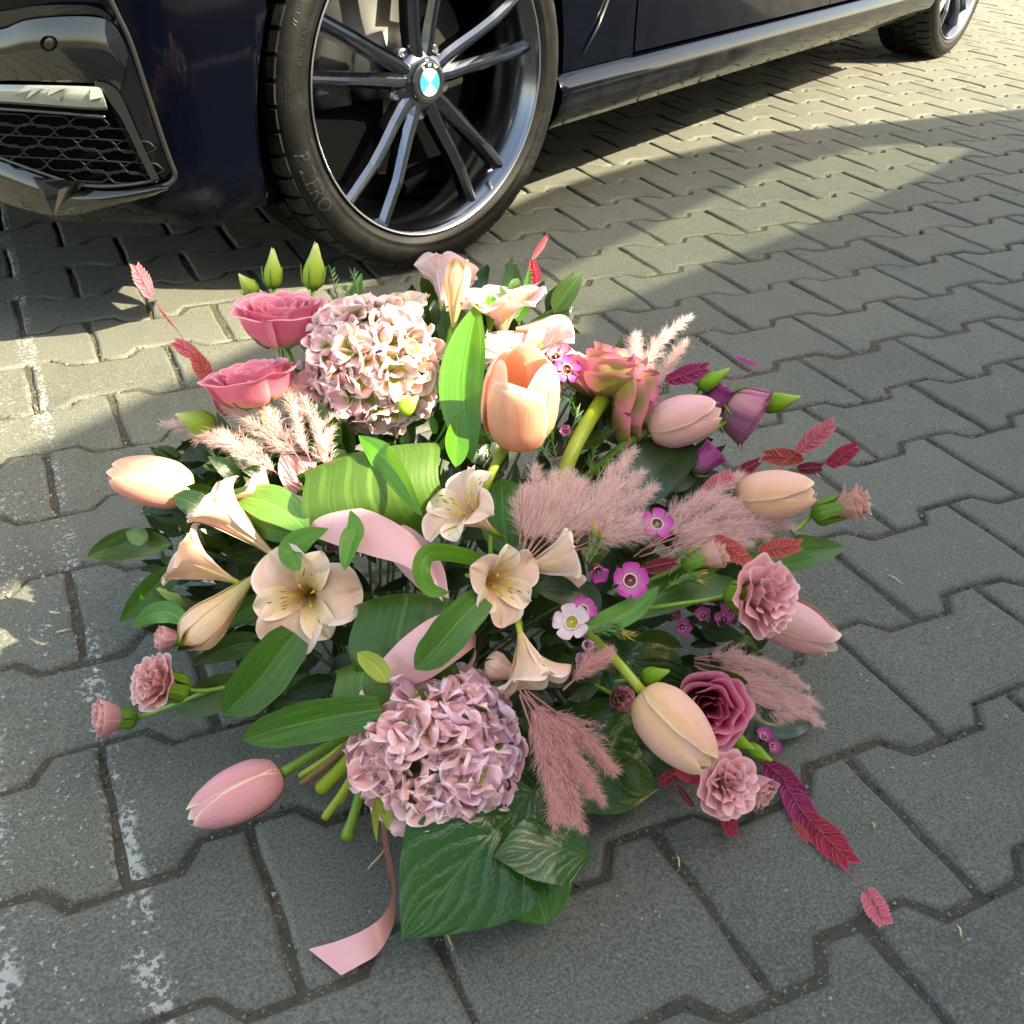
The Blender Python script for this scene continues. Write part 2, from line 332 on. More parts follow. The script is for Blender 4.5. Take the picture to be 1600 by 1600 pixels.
gx = np.linspace(-40, 45, 2); bed = MB(); bed.add([(-60, -60, -.0095), (70, -60, -.0095), (70, 70, -.0095), (-60, 70, -.0095)], [(0, 1, 2, 3)])
pav = bed.build('pavement', M['sand'], smooth=False); tag(pav, kind='structure'); pav['label'] = 'grey interlocking concrete paving with sandy joints'
LU, LV = .2, .1406
HE, HW = .0828, .0578                          # half width at the wide ends and at the waist
def paver_mesh(seed, gap=.0027, rings=3):
    r = random.Random(seed); h = []
    top = [(-.1, HE), (-.0595, HE), (-.0405, HW), (0, HW), (.0405, HW), (.0595, HE), (.1, HE)]
    out = top+[(x, -y) for x, y in top[::-1]]
    out2 = []
    for a, b_ in zip(out, out[1:]+out[:1]):
        m_ = max(1, int(math.hypot(b_[0]-a[0], b_[1]-a[1])/.03)); out2 += [(a[0]+(b_[0]-a[0])*q/m_, a[1]+(b_[1]-a[1])*q/m_) for q in range(m_)]
    P = np.array(out2); n = len(P)
    e = np.roll(P, -1, 0)-P; e /= np.linalg.norm(e, axis=1)[:, None]; en = np.stack([e[:, 1], -e[:, 0]], 1); pn = np.roll(en, 1, 0)
    nn = (en+pn)/(1+(en*pn).sum(1))[:, None]                      # inward mitres
    def ins(d): return P+nn*d
    jit = np.array([r.uniform(-.0017, .0017) for _ in range(n)])
    V = []; lv = [(gap, -.02), (gap+.0002, -.006), (gap+.0022, -.0018), (gap+.0062, 0.)]
    for q, (d, z) in enumerate(lv):
        Q = ins(d); Q = Q+nn*(jit*(1 if q else .5))[:, None]
        V += [(x, y, z+(r.uniform(-.0006, .0004) if q == 3 else 0)) for x, y in Q]
    Fc = []
    for q in range(3):
        for i in range(n):
            j = (i+1) % n; Fc.append((q*n+j, q*n+i, (q+1)*n+i, (q+1)*n+j))
    Fc.append(tuple(range(3*n, 4*n))[::-1])
    return V, Fc, n
variants = []
for s_ in range(7):
    V, Fc, n = paver_mesh(s_); me = bpy.data.meshes.new('paver'); me.from_pydata(V, [], Fc); me.materials.append(M['paver'])
    me.polygons.foreach_set('use_smooth', [i < 3*n for i in range(len(Fc))]); me.update(); variants.append(me)
cells = []
for j in range(-34, 14):
    for i in range(-20, 36):
        u = i+(.5 if j % 2 == 0 else 0); x, y = u*LU, -j*LV
        v = np.array([x, y, 0])-EYE; zc = v@fw
        px, py = (800+F*(v@rt)/zc, 800+F*(v@dn)/zc) if zc > .1 else (1e5, 1e5)
        m = 90 if zc > 2 else 260
        vis = zc > .2 and -m < px < 1600+m and -m < py < 1600+m
        cells.append((not vis, np.linalg.norm(v), x, y, j))
cells.sort(key=lambda t: (t[0], t[1]))
near, rest = cells[:300], cells[300:]
for _, _, x, y, j in near:
    me = rnd.choice(variants)
    Mx = Matrix.Translation((x+rnd.uniform(-.0012, .0012), y+rnd.uniform(-.0014, .0014), rnd.uniform(-.0016, .0008))) @ Matrix.Rotation(rnd.uniform(-.008, .008)+(PI if rnd.random() < .5 else 0), 4, 'Z') @ Matrix.Rotation(rnd.uniform(-.006, .006), 4, 'X') @ Matrix.Rotation(rnd.uniform(-.005, .005), 4, 'Y')
    inst('paver', me, Mx, pav)
far = MB()
Vb = [paver_mesh(20+s_)[:2] for s_ in range(3)]
for _, _, x, y, j in rest:
    V, Fc = Vb[rnd.randrange(3)]
    far.add(np.array(V)+[x+rnd.uniform(-.001, .001), y+rnd.uniform(-.001, .001), rnd.uniform(-.0015, .0005)], Fc)
o = far.build('paver', M['paver'], pav, smooth=False); tag(o, kind='stuff')
# sand heaped unevenly in the nearer joints
def vnoise(x, y, s, seed):
    x, y = x*s, y*s; i, j = np.floor(x).astype(int), np.floor(y).astype(int); u, v = x-i, y-j; u, v = u*u*(3-2*u), v*v*(3-2*v)
    h = lambda a, b_: (np.sin(a*127.1+b_*311.7+seed)*43758.5453) % 1
    return (h(i, j)*(1-u)+h(i+1, j)*u)*(1-v)+(h(i, j+1)*(1-u)+h(i+1, j+1)*u)*v
gxx, gyy = np.meshgrid(np.arange(-1.62, .5, .0075), np.arange(-1.15, .75, .0075)); gzz = -.0085+.0075*(vnoise(gxx, gyy, 11, 1)*.6+vnoise(gxx, gyy, 45, 2)*.4)+.002*(vnoise(gxx, gyy, 130, 3)-.5)
o = mesh('joint_sand', np.stack([gxx, gyy, np.minimum(gzz, -.0034)], 2).reshape(-1, 3), grid(gxx.shape[0], gxx.shape[1]), M['sand'], pav); tag(o, kind='stuff')
# grit and crumbs lying in the joints
gr = MB()
def grain(x, y, z, s):
    V = np.array([(1, 1, 1), (-1, -1, 1), (-1, 1, -1), (1, -1, -1), (0, 0, 1.3)])*s*.6; V *= [rnd.uniform(.6, 1.3) for _ in range(3)]
    a = rnd.uniform(0, 6); R_ = np.array([[math.cos(a), -math.sin(a), 0], [math.sin(a), math.cos(a), 0], [0, 0, 1]])
    gr.add(V@R_.T+[x, y, z], [(0, 2, 4), (2, 1, 4), (1, 3, 4), (3, 0, 4), (0, 3, 2), (1, 2, 3)], m=(0 if rnd.random() < .85 else 1))
for _ in range(9000):
    j = rnd.randint(-7, 10); i = rnd.randint(-9, 4); ux = i+(0 if j % 2 == 0 else .5)
    if rnd.random() < .45: x, y = ux*LU+rnd.gauss(0, .0022), -j*LV+rnd.uniform(-.08, .08)
    else:
        t = rnd.uniform(-.1, .1); yy = np.interp(abs(t), [0, .0405, .0595, .1], [HE, HE, HW, HW])
        x, y = ux*LU+t, -j*LV-(yy)*1.0+rnd.gauss(0, .0022)
    v = np.array([x, y, 0])-EYE
    if np.linalg.norm(v) > 1.8: continue
    grain(x, y, -.0045+rnd.uniform(0, .0035), rnd.choice([.0007, .001, .0013, .0019, .0026]))
for _ in range(420):
    g = gnd(rnd.uniform(-50, 1650), rnd.uniform(700, 1640)); grain(g[0], g[1], .0008, rnd.uniform(.0004, .0011))
o = gr.build('grit', [plain('grit_dark', (.07, .062, .045), .9, var=.4, scale=200), plain('grit_pale', (.30, .285, .24), .8, var=.2, scale=200)], smooth=False); tag(o, 'small grit and crumbs of stone scattered in the paving joints', None, None, 'stuff')
tw_ = MB()
for px, py, L, a in ((1275, 740, 26, .6), (1400, 905, 30, .5), (700, 1465, 34, 1.0), (1060, 1345, 22, 1.2), (745, 1410, 20, 2.), (1500, 1455, 22, 1.1), (100, 985, 24, -.2), (1365, 1290, 14, .9), (905, 1350, 16, .4), (590, 1340, 46, 2.2)):
    P = [gnd(px+L*(t-.5)*math.cos(a)+2*math.sin(5*t), py+L*(t-.5)*math.sin(a), .002+.002*math.sin(3*t)) for t in np.linspace(0, 1, 5)]
    tw_.add(*tube_vf(P, [.0004, .0009, .0008, .0007, .0003], 5))
o = tw_.build('debris', M['straw']); tag(o, 'dry straw bits and twigs dropped on the grey paving', None, None, 'stuff')

# ------------------------------------------------------------------ the dark car
O3 = np.array([-.4754, .5187, 0.]); TH = .4895; TW = .3413; HUB = .3227
ex = np.array([math.cos(TH), math.sin(TH), 0.]); ey = np.array([math.sin(TH), -math.cos(TH), 0.])     # rearwards, outwards
wx = np.array([math.cos(TW), math.sin(TW), 0.]); wy = np.array([math.sin(TW), -math.cos(TW), 0.])
ez = np.array([0, 0, 1.])
def CW(P):
    P = np.asarray(P, float).reshape(-1, 3); return O3+P[:, :1]*ex+P[:, 1:2]*ey+P[:, 2:]*ez
k = NT('car_paint'); pp, xyz = k.pos()
dust = k.math('MULTIPLY', k.math('MULTIPLY', k.step(xyz[2], .30, .17), k.step(k.noise(14, 5, pp), .38, .75)), .5)
k.set(k.b.inputs['Base Color'], k.mix(dust, (.0008, .0012, .0035), (.05, .05, .045))); k.set(k.b.inputs['Roughness'], k.math('ADD', k.math('MULTIPLY', dust, .6), .16))
k.b.inputs['Coat Weight'].default_value = .68; k.b.inputs['Coat Roughness'].default_value = .04; k.b.inputs['Coat IOR'].default_value = 1.36; k.b.inputs['Specular IOR Level'].default_value = .05
M['paint'] = k.m
M['gloss'] = plain('gloss_black', (.003, .0032, .004), .08, coat=.7)
M['trim'] = plain('trim_grey', (.012, .0125, .0125), .25, coat=.4)
M['black'] = plain('black_plastic', (.003, .003, .0035), .5, spec=.25)
M['dark'] = plain('underbody_black', (.0012, .0012, .0016), .9, spec=.05)
k = NT('tyre_rubber'); pp, xyz = k.pos(); c = k.mix(k.step(k.noise(28, 5, pp, .7), .42, .75), (.0015, .0015, .0016), (.011, .0105, .0095))
k.set(k.b.inputs['Base Color'], c); k.b.inputs['Roughness'].default_value = .55; k.b.inputs['Specular IOR Level'].default_value = .3; k.t.links.new(k.bump(k.noise(160, 3, pp), .2, .001), k.b.inputs['Normal']); M['rubber'] = k.m
M['letter'] = plain('raised_rubber', (.014, .014, .014), .5)
M['alloy'] = plain('alloy_black', (.15, .165, .195), .17, 1., coat=.6)
M['alloy_lip'] = plain('alloy_lip', (.34, .35, .37), .25, .9)
M['disc'] = plain('brake_steel', (.07, .07, .07), .4, .8, var=.2)
M['em_blue'] = plain('emblem_blue', (.02, .22, .60), .25, coat=1); M['em_white'] = plain('emblem_white', (.80, .82, .82), .25, coat=1); M['em_ring'] = plain('emblem_ring', (.02, .022, .026), .2, .3, coat=1)
M['silver'] = plain('chrome', (.6, .61, .62), .2, 1.)
M['lens'] = plain('fog_lens', (.24, .25, .22), .12, coat=1); M['lens_l'] = plain('fog_reflector', (.55, .55, .45), .3, .2); M['lens_d'] = plain('fog_reflector_dark', (.20, .20, .18), .25, .4)
M['glass'] = plain('tinted_glass', (.01, .012, .013), .03, coat=1)
car = thing('parked_car', 'glossy dark blue car with black double spoke wheels, parked behind the bouquet', 'car', O3)

def sd_wall(P2, off):                           # signed distance to the bumper's plan curve
    A, B = PLAN[:-1], PLAN[1:]; d = B-A
    t = np.clip(((P2-A)*d).sum(1)/(d*d).sum(1), 0, 1); q = A+d*t[:, None]; v = P2-q; i = (v*v).sum(1).argmin()
    s_ = d[i, 0]*v[i, 1]-d[i, 1]*v[i, 0]
    return (np.linalg.norm(v[i]) if s_ < 0 else -np.linalg.norm(v[i]))-off
PLAN = catmull([(-.25, .024), (-.378, .022), (-.45, .013), (-.51, -.003), (-.57, -.045), (-.617, -.108), (-.648, -.19), (-.672, -.30), (-.71, -.5), (-.745, -.75), (-.755, -.95)], 60)
def wall(px, py, off=0.):
    d = ray(px, py); e = EYE-O3; o3 = np.array([e@ex, e@ey, e[2]]); dd = np.array([d@ex, d@ey, d[2]])
    a, b = .8, 2.8; t = a; prev = a
    while t < b:
        if sd_wall((o3+dd*t)[:2], off) < 0: break
        prev = t; t += .02
    lo, hi = prev, t
    for _ in range(18):
        m = (lo+hi)/2
        if sd_wall((o3+dd*m)[:2], off) < 0: hi = m
        else: lo = m
    return O3+(o3+dd*hi)[0]*ex+(o3+dd*hi)[1]*ey+(o3+dd*hi)[2]*ez
def loft(name, top, bot, off, mat, parent, n=26, m=8, thick=.008, bulge=0.):
    T, B = catmull(top, n), catmull(bot, n); V = []
    for i in range(m):
        t = i/(m-1); V += [wall(*(T[j]*(1-t)+B[j]*t), off+bulge*math.sin(PI*t)) for j in range(n)]
    V = np.array(V).reshape(m, n, 3); cen = O3+ex*-.2+ey*-.5
    back = V+nrm(cen-V.mean((0, 1)))*thick
    b = MB(); b.add(V.reshape(-1, 3), [f[::-1] for f in grid(m, n)])
    per = [(0, j) for j in range(n)]+[(i, n-1) for i in range(1, m)]+[(m-1, j) for j in range(n-2, -1, -1)]+[(i, 0) for i in range(m-2, 0, -1)]
    pv = [V[i, j] for i, j in per]+[back[i, j] for i, j in per]; L = len(per)
    b.add(pv, [(i, (i+1) % L, L+(i+1) % L, L+i) for i in range(L)])
    return b.build(name, mat, parent)
def wtube(name, px, r, off, mat, parent, n=40, ends=None):
    P = [wall(*q, off) for q in catmull(px, n)]; R_ = np.ones(n)*r if ends is None else np.interp(np.linspace(0, 1, n), *ends)
    return tube(name, P, R_, mat, parent, 8)
# front bumper skin
low = [wall(*q) for q in ((420, 327), (330, 352), (200, 354), (100, 350), (0, 320))]
zl = [p_[2] for p_ in low]; xl = [(p_-O3)@ex for p_ in low]
rows, cols = 26, 70; V = []
for i in range(rows):
    for j in range(cols):
        u = j/(cols-1); q = PLAN[min(len(PLAN)-1, int(round((.10+.90*u)*(len(PLAN)-1))))]
        qf = (.10+.90*u)*(len(PLAN)-1); q0 = PLAN[int(qf)]; q1 = PLAN[min(int(qf)+1, len(PLAN)-1)]; q = q0+(q1-q0)*(qf-int(qf))
        zb = np.interp(-q[0], [-x for x in xl], zl); t = i/(rows-1); z = zb+(.76-zb)*t
        xa = -math.sqrt(max(.415**2-(z-.30)**2, .0004)); x, y = q
        if x > xa: x = xa
        tuck = .02*max(0, 1-(z-zb)/.05)**2
        V.append((x+.3*tuck, y-tuck, z))
b = MB(); b.add(CW(V), grid(rows, cols))
V = np.array(V).reshape(rows, cols, 3); edge_ = [V[i, 0] for i in range(rows)]; e2 = [v+np.array([.0, -.03, 0]) for v in edge_]
b.add(CW(edge_+e2), [(i, i+1, rows+i+1, rows+i) for i in range(rows-1)])
lowr = V[0]; l2 = lowr+np.array([.05, -.05, .0]); b.add(CW(np.concatenate([lowr, l2])), [(i, i+1, cols+i+1, cols+i) for i in range(cols-1)])
mir = V.copy(); mir[..., 1] = -1.9-mir[..., 1]; b.add(CW(mir.reshape(-1, 3)), grid(rows, cols))
bumper = b.build('front_bumper', M['paint'], car)
loft('intake_shade_plate', [(-150, 170), (-70, 173), (0, 176), (100, 180), (190, 183)], [(-150, 244), (-70, 247), (0, 250), (100, 279), (240, 283)], .004, M['dark'], bumper)  # near-black plate on an uncut skin; the recess's shade is its colour
loft('insert_panel', [(-150, 59), (-70, 52), (0, 47), (40, 32), (100, 26), (150, 27), (175, 36), (190, 58), (200, 86)], [(-150, 138), (-70, 131), (0, 126), (40, 126), (90, 128), (130, 129), (158, 131), (172, 136), (186, 148)], .014, M['gloss'], bumper, bulge=.006)
loft('upper_lip', [(-150, 32), (-70, 24), (0, 18), (60, 9), (120, 8), (152, 12), (172, 24)], [(-150, 56), (-70, 48), (0, 42), (40, 28), (100, 22), (150, 23), (172, 32)], .016, M['gloss'], bumper)
P = [wall(75+11*math.cos(a), 68+11*math.sin(a), .0215) for a in np.linspace(0, 2*PI, 25)]
tube('sensor_ring', P, .0012, M['dark'], bumper, 6)
loft('blade', [(150, 127), (168, 131), (186, 145), (203, 180), (225, 230), (249, 280)], [(146, 135), (160, 142), (172, 160), (191, 188), (214, 236), (236, 281)], .018, M['trim'], bumper)
loft('blade', [(192, 60), (206, 92), (222, 140), (238, 190), (254, 236), (266, 266)], [(178, 140), (190, 150), (206, 182), (227, 230), (248, 272), (258, 280)], .010, M['gloss'], bumper)
fog = loft('fog_light', [(-150, 129), (-70, 130), (0, 132), (60, 133), (110, 134), (150, 136), (158, 140)], [(-150, 155), (-70, 156), (0, 158), (60, 162), (110, 166), (150, 168), (166, 168)], .018, M['lens'], bumper, bulge=.003)
for q, m_ in ((((22, 148), (50, 140), (38, 156)), 'lens_d'), (((50, 138), (66, 138), (40, 155)), 'lens_l'), (((72, 152), (104, 139), (92, 158)), 'lens_d'), (((78, 137), (102, 137), (74, 150)), 'lens_l'), (((142, 138), (156, 141), (160, 152)), 'lens_l'), (((142, 138), (160, 152), (140, 156)), 'lens_l')):
    V = [wall(*a, .025) for a in q]+[wall(*a, .02) for a in q]
    mesh('reflector', V, [(0, 1, 2), (0, 3, 4, 1), (1, 4, 5, 2), (2, 5, 3, 0)], M[m_], fog, smooth=False)
loft('slot_shade', [(-150, 152), (-70, 156), (0, 160), (60, 164), (110, 168), (168, 171)], [(-150, 162), (-70, 166), (0, 170), (60, 174), (110, 178), (173, 182)], .008, M['dark'], bumper)  # dark strip on the skin; the shade of a gap put into colour
wtube('slot_lip', [(-150, 160), (0, 170), (60, 174), (110, 178), (165, 183)], .0022, .016, M['trim'], bumper)
cells_ = []
for r_ in range(6):
    for q in range(-3, 7): cells_.append((q*60-40+(30 if r_ % 2 else 0)+r_*6, 184+r_*17+q*3))
for cx_, cy_ in cells_:
    if not (-150 < cx_ < 262 and cy_ > 178): continue
    if cx_ > 190+(cy_-186)*.5 or cy_ > np.interp(cx_, [-150, 0, 60, 110, 240], [190, 247, 264, 278, 281]): continue
    pts = [(cx_-32, cy_-1), (cx_-20, cy_-10), (cx_+20, cy_-8), (cx_+32, cy_+2), (cx_+20, cy_+10), (cx_-20, cy_+8), (cx_-32, cy_-1)]
    P = []
    for a, b_ in zip(pts[:-1], pts[1:]):
        for t in (0, .5): P.append(wall(a[0]+(b_[0]-a[0])*t, a[1]+(b_[1]-a[1])*t, .012))
    P.append(P[0]); tube('grille_cell', P, .0014, M['black'], bumper, 5)
wtube('trim_strip', [(165, -20), (172, -2), (186, 28), (202, 62), (220, 115), (238, 170), (255, 222), (268, 258), (273, 272), (268, 284), (255, 291), (236, 296)], .004, .008, M['trim'], bumper)
wtube('trim_strip', [(-150, 190), (-70, 220), (0, 246), (60, 268), (110, 285), (150, 291), (200, 289), (247, 281)], .0026, .012, M['trim'], bumper)
loft('lower_blade', [(-150, 197), (-70, 227), (0, 252), (60, 274), (110, 291), (150, 296), (200, 294), (245, 288), (264, 290)], [(-150, 259), (-70, 289), (0, 314), (40, 327), (85, 337), (130, 332), (180, 320), (230, 308), (262, 298)], .010, M['gloss'], bumper, bulge=.007)
V = [wall(50, 276, .016), wall(135, 284, .016), wall(84, 336, .014), wall(92, 296, .045)]
mesh('fin', V, [(0, 3, 2), (3, 1, 2), (0, 1, 3)], M['gloss'], bumper, smooth=False)
# side panels
def side(z): return np.interp(z, [.28, .33, .42, .55, .72, .95], [.008, .007, .007, .008, .006, -.03])
def panel(name, fx0, fx1, z0, z1, mat, nx=14, nz=22, ret=True):
    V = []
    for i in range(nz):
        z = z0+(z1-z0)*i/(nz-1); a, b_ = fx0(z), fx1(z)
        V += [(a+(b_-a)*j/(nx-1), side(z), z) for j in range(nx)]
    V = np.array(V).reshape(nz, nx, 3); b = MB(); b.add(CW(V.reshape(-1, 3)), [f[::-1] for f in grid(nz, nx)])
    for e in (V[:, 0], V[:, -1], V[0], V[-1]):
        e2 = e+np.array([0, -.025, 0]); n = len(e); b.add(CW(np.concatenate([e, e2])), [(i, i+1, n+i+1, n+i) for i in range(n-1)])
    return b.build(name, mat, car)
arch = lambda z: math.sqrt(max(.372**2-(z-HUB)**2, 0))
fender = panel('fender', lambda z: arch(z), lambda z: .634+.10*max(0, z-.4), .294, .70, M['paint'])
panel('fender_top', lambda z: -.40, lambda z: .66, .70, .92, M['paint'], nz=8)
tube('fender_crease', [CW((.53, side(.43)+.002, .425))[0], CW((.485, side(.365)+.004, .365))[0], CW((.437, side(.318)+.003, .318))[0]], [.002, .004, .0015], M['trim'], fender, 6)
fd = panel('front_door', lambda z: .642+.10*max(0, z-.4), lambda z: 1.70, .299, .95, M['paint'], 24, 34)
tube('door_handle', CW([(1.42, .03, .80), (1.46, .055, .80), (1.60, .055, .80), (1.64, .03, .80)]), .012, M['paint'], fd)
panel('rear_door', lambda z: 1.706, lambda z: 2.56 if z < .5 else 2.56+.5*(z-.5), .299, .95, M['paint'], 20, 30)
panel('rear_quarter', lambda z: 3.01-math.sqrt(max(.375**2-(z-HUB)**2, 0))-(.06 if z < .5 else 0), lambda z: 3.01-math.sqrt(max(.375**2-(z-HUB)**2, 0)), .30, .69, M['paint'], 6)
panel('rear_wing', lambda z: 2.70, lambda z: 3.95, .705, .95, M['paint'], 10, 8)
panel('rear_bumper', lambda z: 3.01+math.sqrt(max(.375**2-(z-HUB)**2, 0)), lambda z: 3.9, .22, .70, M['paint'], 8)
prof = [(-.02, .293), (.010, .292), (.026, .286), (.037, .266), (.036, .246), (.026, .222), (.004, .193), (-.05, .186), (-.12, .186)]
xs = np.concatenate([[.333, .336], np.linspace(.36, 2.56, 20), [2.588]]); V = []
for q, x in enumerate(xs):
    s_ = .94 if q == 0 else 1
    V += [(x+(.02*(.293-z)/.1 if q > len(xs)-2 else 0), y*s_, z) for y, z in prof]
n = len(prof); b = MB(); b.add(CW(V), grid(len(xs), n)); b.add(CW(V[:n]), [tuple(range(n))]); b.add(CW(V[-n:]), [tuple(range(n))[::-1]])
sill = b.build('side_sill', M['paint'], car)
def cbox(name, x0, x1, y0, y1, z0, z1, mat, parent):
    V = [(x, y, z) for x in (x0, x1) for y in (y0, y1) for z in (z0, z1)]
    return mesh(name, CW(V), [(0, 1, 3, 2), (4, 6, 7, 5), (0, 4, 5, 1), (2, 3, 7, 6), (0, 2, 6, 4), (1, 5, 7, 3)], mat, parent, smooth=False)
cbox('underbody', -.30, 3.85, -1.80, -.10, .165, .29, M['dark'], car)
tp = [(x+.018, y-.012) for x, y in PLAN[11:]]; tp = [(-.40, -.10), (-.26, -.20)][::-1]+tp; tp += [(x, -1.9-y) for x, y in tp[::-1]]; n = len(tp)
mesh('sun_stop_tray', CW([(x, y, z) for z in (.212, .26) for x, y in tp]), [tuple(range(n))[::-1], tuple(range(n, 2*n))]+[(i, (i+1) % n, n+(i+1) % n, n+i) for i in range(n)], M['dark'], car, smooth=False)  # added behind the bumper to stop sun leaking into the car's shadow
cbox('far_shade_wall', -.45, 3.6, -1.88, -1.80, .13, .8, M['dark'], car)  # added along the far side to keep stray light from under the car
cbox('floor_pan', .42, 2.6, -1.80, -.02, .29, .80, M['dark'], car)
cbox('engine_bay', -.52, .42, -1.5, -.34, .29, .85, M['dark'], car)
for x0, r_ in ((0, .40), (3.01, .40)):           # wheel arch liners
    V = []
    for a in np.linspace(-.25, PI+.25, 30):
        for y in (-.012, -.34): V.append((x0+r_*math.cos(a)*.93, y, HUB+r_*math.sin(a)))
    o = mesh('arch_liner', CW(V), grid(30, 2), M['dark'], car)
cbox('boot_floor', 3.3, 3.8, -1.8, -.02, .29, .80, M['dark'], car)
cbox('axle_wall', 2.5, 3.4, -1.6, -.40, .25, .80, M['dark'], car)
# bonnet, cabin and boot above the frame
secs = [(-.80, .62, .70), (-.70, .74, .86), (-.3, .82, .96), (.75, .90, 1.02), (1.15, .62, 1.36), (1.9, .60, 1.45), (2.6, .62, 1.40), (3.25, .80, 1.10), (3.9, .80, 1.02), (4.0, .78, .90)]
V = []
for x, hw, zt in secs:
    V += [(x, -.93+s_*h_, z) for s_, h_, z in ((1, .93, .70 if x < -.6 else .925), (1, hw+.02, min(zt, .965) if zt < 1.1 else .965+(zt-.965)*.5), (1, hw-.08, zt-.03), (1, .3, zt), (-1, .3, zt), (-1, hw-.08, zt-.03), (-1, hw+.02, min(zt, .965)), (-1, .93, .70 if x < -.6 else .925))]
fcs = grid(len(secs), 8); mi = [1 if (3 <= (f[0]//8) <= 6 and (f[0] % 8) in (0, 1, 5, 6)) or (f[0]//8) in (3, 6) else 0 for f in fcs]
mesh('upper_body', CW(V), fcs, [M['paint'], M['glass']], car, mi=mi, smooth=False)
# wheels
TY = [(-.014, .2525), (-.004, .258), (.003, .268), (.0045, .2705), (.003, .273), (.0055, .279), (.0062, .288), (.003, .298), (-.003, .306), (-.0135, .3135)]
def lathe(prof, n, W, a0=0, a1=2*PI):
    full = abs(a1-a0-2*PI) < 1e-6; A = np.linspace(a0, a1, n, endpoint=not full)
    V = np.array([[(r*math.cos(a), b_, r*math.sin(a)) for a in A] for b_, r in prof]).reshape(-1, 3)
    return W(V), [f[::-1] for f in grid(len(prof), n, full)]
def text_verts(s_, size):
    cu = bpy.data.curves.new('t', 'FONT'); cu.body = s_; cu.size = size; cu.resolution_u = 2; cu.extrude = 0
    o = bpy.data.objects.new('t', cu); C.objects.link(o); bpy.context.view_layer.update()
    me = bpy.data.meshes.new_from_object(o.evaluated_get(bpy.context.evaluated_depsgraph_get()))
    V = np.array([v.co[:] for v in me.vertices]); Fc = [tuple(p_.vertices) for p_ in me.polygons]
    bpy.data.objects.remove(o); bpy.data.meshes.remove(me); return V, Fc
